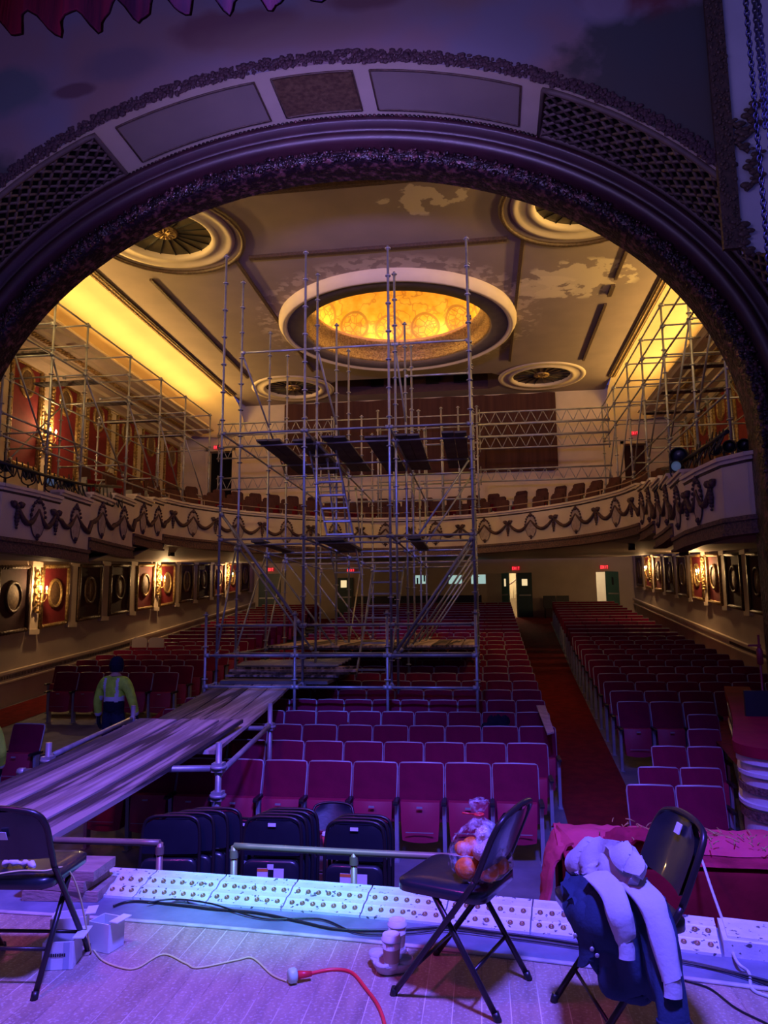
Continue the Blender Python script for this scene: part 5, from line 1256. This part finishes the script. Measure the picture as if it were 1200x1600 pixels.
# ================================================================ draped clothes
def loft(secs, n=16, fold=.10, seed=0, sub=5):
    "secs: (centre, half-width vector, half-depth vector)"
    cs = smooth_path([s_[0] for s_ in secs], sub); us = smooth_path([s_[1] for s_ in secs], sub); vs_ = smooth_path([s_[2] for s_ in secs], sub)
    q = MB(); rows = []
    for i, (c, u, v) in enumerate(zip(cs, us, vs_)):
        row = []
        for k in range(n + 1):
            a = (k % n) * math.tau / n; f = 1 + fold * math.sin(5 * a + i * .35 + seed) + fold * 1.6 * noise.noise(Vector((math.cos(a) * 1.5 + seed, math.sin(a) * 1.5, i * .22)))
            row.append(c + u * math.cos(a) * f + v * math.sin(a) * f)
        rows.append(row)
    q.grid(rows); q.add(rows[0][:-1], [tuple(reversed(range(n)))], 0, True); q.add(rows[-1][:-1], [tuple(range(n))], 0, True); return q
def sheet(rows, th=.012, wr=.012, seed=0, sub=6, freq=9):
    rr2 = [smooth_path(r, sub) for r in rows]; cols = list(zip(*rr2)); cc = [smooth_path(list(c), sub) for c in cols]; g = list(zip(*cc))
    out = []
    for i, r in enumerate(g):
        o = []
        for j, p in enumerate(r):
            a = Vector(r[min(j + 1, len(r) - 1)]) - Vector(r[max(j - 1, 0)]); b2 = Vector(g[min(i + 1, len(g) - 1)][j]) - Vector(g[max(i - 1, 0)][j]); nn_ = a.cross(b2); nn_ = nn_.normalized() if nn_.length > 1e-9 else Vector((0, 0, 1))
            nz = noise.noise(Vector(p) * freq + Vector((seed, 0, 0))); rg = 1 - abs(noise.noise(Vector((p.x * freq * 1.6, p.y * freq * 1.6, p.z * freq * .7)) + Vector((0, seed, 0)))) * 3.2
            o.append(p + nn_ * wr * (nz * 1.1 + max(-.6, rg) * .9))
        out.append(o)
    q = MB(); q.grid(out); back_ = []
    for i, r in enumerate(out):
        o = []
        for j, p in enumerate(r):
            a = r[min(j + 1, len(r) - 1)] - r[max(j - 1, 0)]; b2 = out[min(i + 1, len(out) - 1)][j] - out[max(i - 1, 0)][j]; nn_ = a.cross(b2); nn_ = nn_.normalized() if nn_.length > 1e-9 else Vector((0, 0, 1)); o.append(p - nn_ * th)
        back_.append(o)
    q.grid([list(reversed(r)) for r in back_])
    edge = lambda A, B: q.grid([A, B]); edge(out[0], back_[0]); edge(back_[-1], out[-1]); edge([r[0] for r in back_], [r[0] for r in out]); edge([r[-1] for r in out], [r[-1] for r in back_])
    return q
A_ = lambda x, y, Y: at(x, y, Y)
# denim jacket: body thrown over the seat and front, sleeve hanging behind
t = thing('denim_jacket', A_(960, 1480, 2.95), 'dark blue denim jacket thrown over the right folding chair', 'jacket')
q = sheet([[A_(893, 1362, 3.28), A_(925, 1352, 3.2), A_(965, 1358, 3.1), A_(1010, 1375, 2.95)],
           [A_(880, 1388, 3.05), A_(925, 1395, 2.90), A_(975, 1400, 2.84), A_(1030, 1420, 2.80)],
           [A_(903, 1430, 2.86), A_(940, 1445, 2.80), A_(990, 1460, 2.77), A_(1045, 1470, 2.74)],
           [A_(912, 1478, 2.84), A_(950, 1500, 2.80), A_(1000, 1515, 2.77), A_(1055, 1520, 2.72)],
           [A_(930, 1512, 2.83), A_(965, 1545, 2.80), A_(1012, 1550, 2.78), A_(1050, 1545, 2.74)],
           [A_(965, 1548, 2.82), A_(985, 1560, 2.81), A_(1012, 1560, 2.80), A_(1030, 1552, 2.78)]], .02, .02, 2, 9, 8)
bd = mk('jacket_body', q, 'denim', t)
q = sheet([[A_(880, 1385, 3.24), A_(905, 1370, 3.2), A_(930, 1366, 3.15)], [A_(884, 1420, 3.0), A_(905, 1420, 2.88), A_(925, 1425, 2.82)], [A_(903, 1470, 2.86), A_(915, 1478, 2.82), A_(930, 1488, 2.80)], [A_(908, 1512, 2.85), A_(915, 1510, 2.82), A_(925, 1500, 2.80)]], .015, .008, 5); mk('jacket_front_edge', q, 'denim', t)
q = loft([(A_(1015, 1400, 2.86), Vector((.055, 0, 0)), Vector((0, .04, .01))), (A_(1030, 1460, 2.74), Vector((.06, 0, 0)), Vector((0, .04, 0))), (A_(1040, 1520, 2.68), Vector((.055, 0, 0)), Vector((0, .035, 0))), (A_(1050, 1575, 2.63), Vector((.05, 0, 0)), Vector((0, .03, 0))), (A_(1056, 1625, 2.60), Vector((.046, 0, 0)), Vector((0, .03, 0)))], fold=.10, seed=3); sl1 = mk('jacket_sleeve', q, 'denim', t)
q = loft([(A_(1052, 1596, 2.605), Vector((.052, 0, 0)), Vector((0, .036, 0))), (A_(1054, 1618, 2.595), Vector((.052, 0, 0)), Vector((0, .036, 0)))], fold=.03); mk('cuff', q, 'jeans', sl1)
q = MB()
for (x, y, Y) in ((925, 1483, 2.77), (933, 1493, 2.77), (899, 1462, 2.84)): q.lathe([(0, .003), (.006, .003), (.008, 0)], A_(x, y, Y), 10, 0, True, (Vector((1, 0, 0)), Vector((0, 0, 1)), Vector((0, -1, 0))))
mk('metal_button', q, 'coupler', t)
# light grey hoodie on top
t = thing('grey_hoodie', A_(960, 1360, 3.0), 'light grey hooded sweatshirt draped on top of the denim jacket', 'hoodie')
q = sheet([[A_(897, 1340, 3.22), A_(930, 1318, 3.16), A_(965, 1316, 3.0), A_(990, 1328, 2.92)],
           [A_(893, 1352, 3.20), A_(930, 1335, 3.08), A_(970, 1335, 2.94), A_(1010, 1352, 2.84)],
           [A_(905, 1362, 3.16), A_(945, 1358, 2.98), A_(980, 1362, 2.88), A_(1004, 1372, 2.82)],
           [A_(925, 1370, 3.06), A_(955, 1382, 2.93), A_(985, 1388, 2.85), A_(1002, 1384, 2.80)]], .03, .014, 8, 8, 7); mk('body', q, 'hoodie', t)
q = sheet([[A_(950, 1325, 3.0), A_(968, 1316, 2.95), A_(990, 1322, 2.9)], [A_(960, 1340, 2.93), A_(985, 1345, 2.86), A_(1010, 1355, 2.82)], [A_(975, 1360, 2.87), A_(990, 1368, 2.82), A_(1003, 1373, 2.79)]], .03, .011, 4, 8, 7); mk('hood', q, 'hoodie', t)
for nm_, pts_ in (('a', [(930, 1366, 2.92, .042), (955, 1392, 2.78, .042), (968, 1425, 2.71, .038), (976, 1455, 2.70, .034), (978, 1470, 2.70, .029)]), ('b', [(985, 1375, 2.86, .046), (1010, 1402, 2.76, .045), (1028, 1440, 2.70, .040), (1042, 1490, 2.65, .035), (1050, 1530, 2.62, .031)])):
    q = loft([(A_(x, y, Y), Vector((w_, 0, .012)), Vector((0, w_ * .6, 0))) for x, y, Y, w_ in pts_], fold=.09, seed=len(nm_) + pts_[0][0]); slv = mk('sleeve', q, 'hoodie', t)
    x, y, Y, w_ = pts_[-1]; q = loft([(A_(x, y, Y), Vector((w_ * .88, 0, 0)), Vector((0, w_ * .55, 0))), (A_(x + 1, y + 14, Y - .005), Vector((w_ * .92, 0, 0)), Vector((0, w_ * .55, 0))), (A_(x + 2, y + 28, Y - .01), Vector((w_ * .92, 0, 0)), Vector((0, w_ * .55, 0)))], fold=.04); mk('cuff', q, 'hoodie', slv)

# ================================================================ red cloth table in the pit
TBX0, TBX1, TBY0, TBY1, TBZ = 2.50, 4.75, 4.95, 5.68, .0
t = thing('draped_table', ((TBX0 + TBX1) / 2, 5.3, -1.05), 'long table in the pit covered to the floor with dark red velvet', 'table')
q = MB(); q.box((TBX0 + .02, TBY0 + .02, -1.05), (TBX1, TBY1 - .02, TBZ - .02)); mk('table_box', q, 'velvet_dark', t)
rows = []
for j, (dy, z) in enumerate(((TBY0 - .02, -1.04), (TBY0 - .02, -.7), (TBY0 - .015, -.35), (TBY0 - .01, -.05), (TBY0 + .02, 0.0), (TBY0 + .35, .002), (TBY1, 0), (TBY1 + .01, -.3), (TBY1 + .02, -1.0))):
    rows.append([Vector((TBX0 - .015 + (TBX1 - TBX0 + .03) * k / 40, dy - .012 * math.sin(k * 1.1) * max(0, -z), z)) for k in range(41)])
q = MB(); q.grid(rows); q.grid([[Vector((TBX0 - .02 - .01 * math.sin(k * 1.3), TBY0 + (TBY1 - TBY0) * k / 10, z)) for k in range(11)] for z in (0, -.5, -1.04)])
mk('velvet_cover', q, 'velvet_dark', t)
q = MB(); q.grid([[Vector((TBX0 - .01 + (TBX1 - TBX0) * k / 30, TBY0 - .012 + (TBY1 - TBY0) * j / 8, .006 + .006 * noise.noise(Vector((k * .5, j * .5, 0))))) for k in range(31)] for j in range(9)]); mk('lighter_cover_top', q, 'velvet_drape', t)  # top sheet in a lighter red than the sides
t = thing('fringed_curtain_bundle', (3.3, 5.4, .01), 'heap of rose red curtain fabric with gold fringe on the draped table', 'curtain bundle')
gr = []
for j in range(15):
    row = []
    for k in range(60):
        fx = k / 59; fy = j / 14; x = TBX0 - .04 + fx * (TBX1 - TBX0); y = 5.18 + fy * .5 - .06 * fx
        h = (math.sin(fy * math.pi) ** .6) * (.055 + .05 * noise.noise(Vector((fx * 14, fy * 4, 1))) + .035 * abs(noise.noise(Vector((fx * 30, fy * 12, 4)))))
        row.append(Vector((x, y + .03 * noise.noise(Vector((fx * 9, 3, 1))), .012 + max(0, h))))
    gr.append(row)
q = MB(); q.grid(gr); mk('folded_cloth', q, 'pink', t)
q = sheet([[Vector((2.52, 5.62, .06)), Vector((2.50, 5.40, .09)), Vector((2.56, 5.16, .05))], [Vector((2.44, 5.60, -.05)), Vector((2.42, 5.38, -.02)), Vector((2.44, 5.14, -.06))], [Vector((2.40, 5.52, -.3)), Vector((2.36, 5.32, -.25)), Vector((2.38, 5.10, -.28))], [Vector((2.38, 5.42, -.52)), Vector((2.33, 5.25, -.50)), Vector((2.36, 5.05, -.55))]], .015, .02, 3); mk('hanging_end', q, 'pink', t)
q = sheet([[Vector((2.75, 5.2, .06)), Vector((2.95, 5.12, .09)), Vector((3.1, 5.1, .05))], [Vector((2.8, 5.3, .10)), Vector((3.0, 5.22, .13)), Vector((3.15, 5.12, .07))], [Vector((2.95, 5.4, .09)), Vector((3.1, 5.3, .10)), Vector((3.2, 5.2, .04))]], .02, .03, 9); mk('red_fold', q, 'red_paint' if False else 'velvet_drape', t)
q = MB(); random.seed(5)
for (cx, cy, sx_, sy_, n) in ((3.10, 5.42, .16, .10, 60), (3.30, 5.38, .14, .06, 40), (4.05, 5.22, .22, .07, 70), (3.65, 5.36, .2, .05, 30), (4.5, 5.12, .2, .05, 50)):
    for k in range(n):
        a = Vector((cx + random.gauss(0, sx_), cy + random.gauss(0, sy_), .10 + .03 * random.random())); d = Vector((random.uniform(-.05, .07), random.uniform(-.07, .01), -.02)); a.z -= .025; q.tube([a, a + d * .5 + Vector((0, 0, .006)), a + d], .004, 4)
f_ = mk('gold_fringe', q, 'fringe', t); f_['kind'] = 'stuff'

# ================================================================ opera box at the right
OB = thing('opera_box', (5.0, 8.5, -1.05), 'curved cream opera box with red velvet rail at the right edge', 'opera box')
pth = smooth_path([(5.70, 11.95, 0), (5.48, 11.2, 0), (5.09, 9.8, 0), (4.65, 8.3, 0), (4.31, 7.25, 0), (4.19, 6.85, 0), (4.25, 6.60, 0), (4.5, 6.46, 0), (5.0, 6.45, 0), (6.0, 6.5, 0)], 6)
def band(off0, off1, z0, z1, nm, mt, sm=True):
    q = MB(); r1, r2, r3, r4 = [], [], [], []
    for i, p in enumerate(pth):
        d = (pth[min(i + 1, len(pth) - 1)] - pth[max(i - 1, 0)]).normalized(); n_ = Vector((-d.y, d.x, 0))     # towards the inside of the box
        n_ = n_ if n_.x > 0 or (abs(n_.x) < .3 and n_.y > 0) else -n_
        a = p + n_ * off0; b2 = p + n_ * off1; r1.append(a + Vector((0, 0, z0))); r2.append(a + Vector((0, 0, z1))); r3.append(b2 + Vector((0, 0, z1))); r4.append(b2 + Vector((0, 0, z0)))
    q.grid([r1, r2, r3, r4, r1], 0, sm and False); return mk(nm, q, mt, OB)
band(.0, .12, -.95, .36, 'parapet', 'box_cream'); band(-.05, .30, .36, .45, 'velvet_rail', 'rail_velvet')
band(-.03, .0, .30, .36, 'top_moulding', 'box_cream'); band(-.025, .0, .20, .23, 'upper_moulding', 'box_cream'); band(-.02, 0, .06, .12, 'gilt_band', 'fascia_trim'); band(-.03, 0, -.05, -.02, 'lower_moulding', 'box_cream'); band(-.02, 0, -.15, -.08, 'gilt_band', 'fascia_trim'); band(-.02, 0, -.72, -.66, 'gilt_band', 'fascia_trim'); band(-.04, 0, -.95, -.85, 'base_moulding', 'box_cream')
q = MB(); q.grid([[Vector((4.36 + .88 * k, 6.7 + j * 1.7 , -.05)) + Vector((.28 * j, 0, 0)) for k in range(3)] for j in range(4)]); mk('box_floor', q, 'carpet', OB)
t = thing('box_chair', (5.0, 8.3, -.05), 'dark chair inside the opera box', 'chair'); q = MB(); q.box((4.8, 8.1, .32), (5.25, 8.5, .38)); mk('seat', q, 'black', t)
q = MB(); q.box((4.8, 8.5, .38), (5.25, 8.54, .72)); mk('backrest', q, 'black', t)
for a_ in (4.82, 5.22):
    for b2 in (8.12, 8.5): q = MB(); q.tube([(a_, b2, -.05), (a_, b2, .34)], .014, 6); mk('leg', q, 'black', t)
# dark tangle of bags by the right seats
q = MB()
for k in range(9): q.sphere((4.28 + .06 * (k % 3), 6.85 + .05 * (k // 3), -.45 + .09 * (k % 4)), .075, 8, 6, 0, (1, 1, 1.4))
tag(mk('black_bag', q, 'black_pad'), 'black bag bundle beside the end seats by the opera box', 'bag')
# plywood panel leaning at the aisle end seats
q = MB(); q.prism([at(838, 1102, 10.9), at(852, 1102, 11.1), at(866, 1143, 9.6), at(855, 1146, 9.5)], (0, 0, -.02)); tag(mk('plywood_offcut', q, 'block'), 'bare plywood offcut at the aisle end of the centre rows', 'board')
# dark bags on seat backs
for (x, y, Y, lb) in ((775, 1106, 10.95, 'dark folded umbrella cloth lying over a centre seat near the aisle'), (256, 1102, 11.2, 'dark red shiny cone-shaped bag on a left-hand seat'), (548, 1120, 10.9, 'dark coat slung over a seat back in the fifth row')):
    c = at(x, y + 14, Y); q = sheet([[c + Vector((-.22, 0, -.12)), c + Vector((-.05, .05, .05)), c + Vector((.1, .05, .07)), c + Vector((.25, 0, -.10))], [c + Vector((-.2, -.1, -.16)), c + Vector((-.05, -.12, -.05)), c + Vector((.1, -.12, -.04)), c + Vector((.22, -.1, -.18))], [c + Vector((-.15, -.16, -.28)), c + Vector((-.05, -.18, -.22)), c + Vector((.1, -.18, -.2)), c + Vector((.18, -.16, -.28))]], .02, .03, x); tag(mk('cloth_bundle', q, 'velvet_dark' if x != 775 else 'navy'), lb, 'cloth')
# folding chair backs laid on the left rows
for k, x in enumerate((218, 244)):
    p = at(x, 1003, 17.6); q = MB(); q.prism([p + Vector((-.2, 0, -.14)), p + Vector((.2, 0, -.14)), p + Vector((.2, 0, .06)), p + Vector((.12, 0, .11)), p + Vector((-.12, 0, .11)), p + Vector((-.2, 0, .06))], (0, .03, 0)); tag(mk('light_chair_back', q, 'cream_wall'), 'pale rounded chair back among the left seats, %s one' % ('left' if k == 0 else 'right'), 'chair back')
# ================================================================ curtain valance and chains
Yv = 3.6; n = 150; p0 = at(-40, 60, Yv)
zb_ = (at(0, 48, Yv).z + at(300, 20, Yv).z) / 2
t = thing('stage_valance', (p0.x, Yv, zb_), 'gathered red velvet valance hanging across the top left', 'curtain'); q = MB(); rows = []
for j in range(9):
    row = []
    for k in range(n):
        f = k / (n - 1); x = -1.6 + f * 4.4; ph = x * math.tau / .27; lift = .085 * abs(math.cos(ph / 2 + .4)) ** 4 + .02 * math.sin(x * 5)
        z = zb_ + (lift if j == 0 else lift * .8) + j * .11 ; row.append(Vector((x, Yv + .055 * math.sin(ph) * (1 - .03 * j) + .02 * math.sin(ph * 2.3), z)))
    rows.append(row)
q.grid(rows); mk('gathered_cloth', q, 'velvet', t)
q = MB(); q.tube([v + Vector((0, -.004, 0)) for v in rows[0]], .009, 6); mk('hem_cord', q, 'velvet', t)
def chain(x0, y0, x1, y1, Y, mt, lb, rl=.022, wire=.0055):
    a, b_ = at(x0, y0, Y), at(x1, y1, Y); L = (b_ - a).length; n = int(L / (rl * 1.45)); q = MB(); D = (b_ - a).normalized(); S1 = Vector((1, 0, 0)); S2 = D.cross(S1).normalized(); S1 = S2.cross(D)
    for k in range(n):
        c = a + (b_ - a) * (k + .5) / n; s_ = S1 if k % 2 else S2; ring_ = [c + D * rl * math.cos(t_) + s_ * rl * .55 * math.sin(t_) for t_ in [j * math.tau / 8 for j in range(9)]]; q.tube(ring_, wire, 5, cap=False)
    return tag(mk('hanging_chain', q, mt), lb, 'chain')
chain(1146, -220, 1206, 470, 3.9, 'chain', 'black hoist chain hanging at the upper right'); chain(1158, -220, 1196, 200, 4.2, 'chain2', 'grey chain just right of the black hoist chain'); chain(1167, -220, 1212, 330, 4.1, 'chain2', 'rightmost grey chain at the photo edge')
q = MB(); zt_ = max(at(1146, -220, 3.9).z, at(1158, -220, 4.2).z, at(1167, -220, 4.1).z)
q.tube([(1.0, 4.0, zt_ + .03), (5.0, 4.0, zt_ + .03)], .03, 8)
for xx, YY in ((1146, 3.9), (1158, 4.2), (1167, 4.1)): p = at(xx, -220, YY); q.tube([(p.x, 4.0, zt_ + .03), (p.x, p.y, p.z)], .012, 6)
tag(mk('hoist_batten', q, 'black'), 'steel pipe high over the stage front that the chains hang from', 'pipe')
t = thing('added_fill_trough', (.3, 4.15, 5.95), 'long black trough added over the unseen fill lights behind the red valance', 'added trough')  # invented housing to go with the added fill lights
q = MB(); q.box((-2.3, 4.0, 6.02), (2.9, 4.06, 6.25)); q.box((-2.3, 4.0, 6.2), (2.9, 4.5, 6.25)); mk('trough', q, 'black', t)
q = MB(); q.tube([(-1.6, 4.2, 6.25), (-1.6, 4.2, 6.9)], .012, 6); q.tube([(2.2, 4.2, 6.25), (2.2, 4.2, 6.9)], .012, 6); mk('hanging_wire', q, 'chain', t)
for s in (-1, 1):
    q = MB(); q.obox((s * 6.07, 10.08, 7.63), (.62, 0, 0), (0, .05, 0), (0, 0, .17)); tag(mk('added_fill_box', q, 'black'), 'black housing added around the unseen fill light behind the arch on the %s' % ('left' if s < 0 else 'right'), 'lamp')  # made-up box placed at each added warm fill
# stage lamps on the balcony ends
def stage_lamp(c, aim, lb, r_=.11):
    c = Vector(c); w_ = (Vector(aim) - c).normalized(); u_ = w_.cross(Vector((0, 0, 1))).normalized(); v_ = w_.cross(u_); t = thing('stage_lamp', c - Vector((0, 0, .3)), lb, 'stage lamp')
    q = MB(); q.lathe([(0, -.18), (r_ * .7, -.17), (r_ * .95, -.1), (r_, .12), (r_ * 1.05, .16), (r_ * .9, .16), (r_ * .85, .10)], c, 18, 0, True, (u_, v_, w_)); mk('lamp_body', q, 'black', t)
    q = MB(); q.lathe([(0, .11), (r_ * .6, .10), (r_ * .86, .08)], c, 18, 0, True, (u_, v_, w_)); mk('lens', q, 'lens' if 'lit' in lb else 'black_pad', t)
    q = MB(); q.tube(smooth_path([c + u_ * (r_ + .01), c + u_ * (r_ + .01) - Vector((0, 0, .14)), c - Vector((0, 0, .2)), c - u_ * (r_ + .01) - Vector((0, 0, .14)), c - u_ * (r_ + .01)], 4), .012, 6); q.tube([c - Vector((0, 0, .2)), c - Vector((0, 0, .32))], .014, 6); mk('yoke', q, 'black', t)
LN = [('left', [(10, 728, 10.6), (45, 740, 11.2), (81, 752, 11.9), (108, 755, 12.5)]), ('right', [(1142, 697, 10.8), (1120, 702, 11.2), (1062, 712, 12.2), (1058, 728, 11.9), (1165, 695, 10.4)])]
for side, ls in LN:
    for k, (x, y, Y) in enumerate(ls):
        lit = (side, k) in (('left', 2), ('right', 3)); stage_lamp(at(x, y, Y), (0.5, 1, 1.5), '%sblack stage lamp clamped on the %s balcony end, %s counting from the arch' % ('lit ' if lit else '', side, ORD[k + 1]), .09 if (side, k) != ('right', 2) else .14)
    s = -1 if side == 'left' else 1; q = MB(); q.tube([(s * 5.3, 9.9, 3.95), (s * 5.25, 11.2, 3.95), (s * 5.35, 12.6, 4.05), (s * 5.5, 14.2, 4.3)], .03, 8)
    random.seed(3 + s)
    for k in range(26):
        y = 10 + k * .15; q.tube(smooth_path([(s * 5.3, y, 3.95), (s * (5.2 + .1 * random.random()), y + .05, 3.78), (s * 5.3, y + .15, 3.9), (s * 5.35, y + .2, 4.05 + .1 * random.random())], 3), .012, 5)
    tag(mk('lighting_bar', q, 'black'), 'dark pipe and tangled cables for lamps on the %s balcony end' % side, 'pipe')
# small lamp housings under the balcony
for x, y, Y, lb in ((1068, 858, 14.5, 'right, nearer'), (987, 852, 19.0, 'right, farther'), (268, 862, 18.5, 'left')):
    p = at(x, y, Y); q = MB(); q.lathe([(0, -.12), (.09, -.12), (.08, .14), (0, .14)], p, 12); tag(mk('ceiling_speaker', q, 'black'), 'small black can hanging under the balcony, %s' % lb, 'speaker')
# red stand at the right edge
q = MB(); p = at(1190, 1060, 9.0); q.tube([(p.x, p.y, fz(9)), (p.x, p.y, at(1190, 992, 9).z)], .013, 8); q.lathe([(0, 0), (.035, .02), (.035, .18), (.012, .22), (0, .22)], (p.x, p.y, at(1190, 1040, 9).z), 12); q.box((p.x - .12, p.y - .01, at(1190, 1010, 9).z), (p.x + .02, p.y + .01, at(1190, 1007, 9).z)); tag(mk('fire_extinguisher_stand', q, 'red_paint'), 'red fire extinguisher on a post by the right pier', 'fire extinguisher')

# ================================================================ people
def skin_mesh(name, verts, edges, radii, root=0, sub=2):
    me = bpy.data.meshes.new(name); me.from_pydata(verts, edges, []); o = bpy.data.objects.new(name, me); C.objects.link(o)
    md = o.modifiers.new('s', 'SKIN'); md.use_smooth_shade = True; sb = o.modifiers.new('b', 'SUBSURF'); sb.levels = sub; sb.render_levels = sub
    for i, r_ in enumerate(radii):
        v = me.skin_vertices[0].data[i]; v.radius = r_ if isinstance(r_, tuple) else (r_, r_); v.use_root = (i == root)
    dg = bpy.context.evaluated_depsgraph_get(); dg.update(); ev = o.evaluated_get(dg); m2 = bpy.data.meshes.new_from_object(ev); bpy.data.objects.remove(o); bpy.data.meshes.remove(me)
    for p in m2.polygons: p.use_smooth = True
    return m2
def chain_skel(chs):
    vs, es, rs, key = [], [], [], {}
    for ch in chs:
        prev = None
        for (p, r_) in ch:
            k = tuple(round(c, 4) for c in p)
            if k not in key: key[k] = len(vs); vs.append(p); rs.append(r_)
            i = key[k]
            if prev is not None and prev != i: es.append((prev, i))
            prev = i
    return vs, es, rs
def person(loc, rz, lb, armL, armR, legs):
    t = thing('person', loc, lb, 'person', None); pel = (0, 0, .95)
    torso = [(pel, (.15, .11)), ((0, -.01, 1.12), (.14, .10)), ((0, -.01, 1.30), (.17, .11)), ((0, 0, 1.44), (.13, .085)), ((0, .01, 1.52), (.058, .06)), ((0, .02, 1.58), (.075, .085)), ((0, .02, 1.66), (.082, .10)), ((0, .015, 1.73), (.060, .075))]
    chs = [torso]
    hands = []
    for s, A in ((-1, armL), (1, armR)):
        sh, el, wr, ha = A; chs.append([((0, 0, 1.44), (.13, .085)), (sh, .068), (el, .046), (wr, .030), (ha, (.036, .020))])
        d = (Vector(ha) - Vector(wr)).normalized(); sd = d.cross(Vector((s, 0, 0))).normalized()
        for f, (o_, ln) in enumerate(((-.027, .068), (-.009, .080), (.009, .076), (.026, .060))):
            b0 = Vector(ha) + sd * o_ + d * .02; m1 = b0 + d * ln * .5 + Vector((-s * .006, 0, 0)); e1 = m1 + d * ln * .45 + Vector((-s * .02, 0, 0)); chs.append([(ha, (.036, .020)), (tuple(b0), .010), (tuple(m1), .009), (tuple(e1), .008)])
        b0 = Vector(ha) - sd * .035 - d * .025; chs.append([(ha, (.036, .020)), (tuple(b0), .012), (tuple(b0 - sd * .02 + d * .035 + Vector((-s * .01, 0, 0))), .010)])
    for L in legs: chs.append([(pel, (.15, .11))] + [(p, r_) for p, r_ in L])
    v, e, r_ = chain_skel(chs); me = skin_mesh('body', v, e, r_)
    for m_ in ('jeans', 'skin', 'navy', 'black'): me.materials.append(M[m_])
    for p in me.polygons:
        c = p.center; p.material_index = 0 if c.z < .95 and abs(c.x) < .3 else 2
        if c.z > 1.50: p.material_index = 1
        if c.z < .09: p.material_index = 3
    o = bpy.data.objects.new('body', me); C.objects.link(o); o.parent = t
    # jacket
    tj = [((0, 0, .93), (.185, .145)), ((0, -.01, 1.12), (.175, .135)), ((0, -.01, 1.30), (.20, .14)), ((0, 0, 1.42), (.15, .11)), ((0, .01, 1.50), (.075, .08))]
    chs = [tj]
    for A in (armL, armR): sh, el, wr, ha = A; chs.append([((0, 0, 1.42), (.15, .11)), (sh, .090), (el, .068), (wr, .054)])
    v, e, r_ = chain_skel(chs); me = skin_mesh('jacket', v, e, r_, 0, 4)
    for m_ in ('hiviz', 'navy', 'reflect'): me.materials.append(M[m_])
    wl = (Vector(armL[2]), Vector(armR[2])); el_ = (Vector(armL[1]), Vector(armR[1]))
    for p in me.polygons:
        c = p.center; mi = 0
        if abs(c.x) < .23 or c.z > 1.25:
            if c.z < 1.14: mi = 1
            if 1.14 < c.z < 1.21: mi = 2
            if .085 < abs(c.x) < .13 and c.z > 1.13 and c.z < 1.47: mi = 2
        for W, E_ in zip(wl, el_):
            if (c - W).length < .095 and (c.x * W.x > 0): mi = 2 if (c - W).length > .05 else 1
        p.material_index = mi
    j = bpy.data.objects.new('jacket', me); C.objects.link(j); j.parent = t
    q = MB(); hd = Vector((0, .02, 1.655)); q.lathe([(.0, .125), (.05, .118), (.085, .085), (.105, .03), (.108, -.01), (.10, -.06), (.085, -.10)], hd, 20, 0, True); q.lathe([(.112, -.012), (.114, .004), (.109, .008)], hd, 20)
    h = mk('knit_cap', q, 'black', t) if False else None
    me = q.mesh('knit_cap', 'navy', Vector((0, 0, 0))); h = bpy.data.objects.new('knit_cap', me); C.objects.link(h); h.parent = t
    q = MB()
    for s in (-1, 1): q.sphere((s * .088, .02, 1.645), .024, 8, 6, 0, (.5, .8, 1.2)); q.sphere((s * .032, .108, 1.665), .012, 8, 6, 1)
    q.sphere((0, .122, 1.635), .017, 8, 6, 0, (.8, 1.1, 1.3)); q.sphere((0, .108, 1.598), .024, 8, 6, 2, (1, .35, .3)); me = q.mesh('face_features', ['skin', 'black', 'velvet_drape'], Vector((0, 0, 0))); fobj = bpy.data.objects.new('face_features', me); C.objects.link(fobj); fobj.parent = t
    t.rotation_euler.z = rz; return t
armL = ((-.20, 0, 1.41), (-.30, .0, 1.13), (-.33, .08, .90), (-.335, .11, .81)); armR = ((.20, 0, 1.41), (.31, .02, 1.13), (.33, .10, .91), (.335, .13, .82))
legs = [[((-.10, 0, .88), .105), ((-.12, .03, .50), .072), ((-.125, -.03, .12), .048), ((-.13, .02, .045), .045), ((-.135, .13, .035), .04)], [((.10, 0, .88), .105), ((.12, .06, .50), .072), ((.13, .06, .12), .048), ((.13, .11, .045), .045), ((.135, .22, .035), .04)]]
wk = person((-3.50, 10.5, fz(10.5)), R(-8), 'person in lime and navy safety jacket walking away left of the ramp', armL, armR, legs); wk.scale = (.98, .98, 1.03)
armL2 = ((-.20, 0, 1.41), (-.27, .05, 1.14), (-.24, .25, 1.02), (-.235, .33, 1.0)); armR2 = ((.20, 0, 1.41), (.28, .03, 1.13), (.27, .18, .93), (.27, .25, .87))
w2 = person((-3.62, 7.6, -1.05), R(30), 'person in lime safety jacket mostly cut off by the left photo edge', armL2, armR2, [[(p, r_) for p, r_ in L] for L in legs])
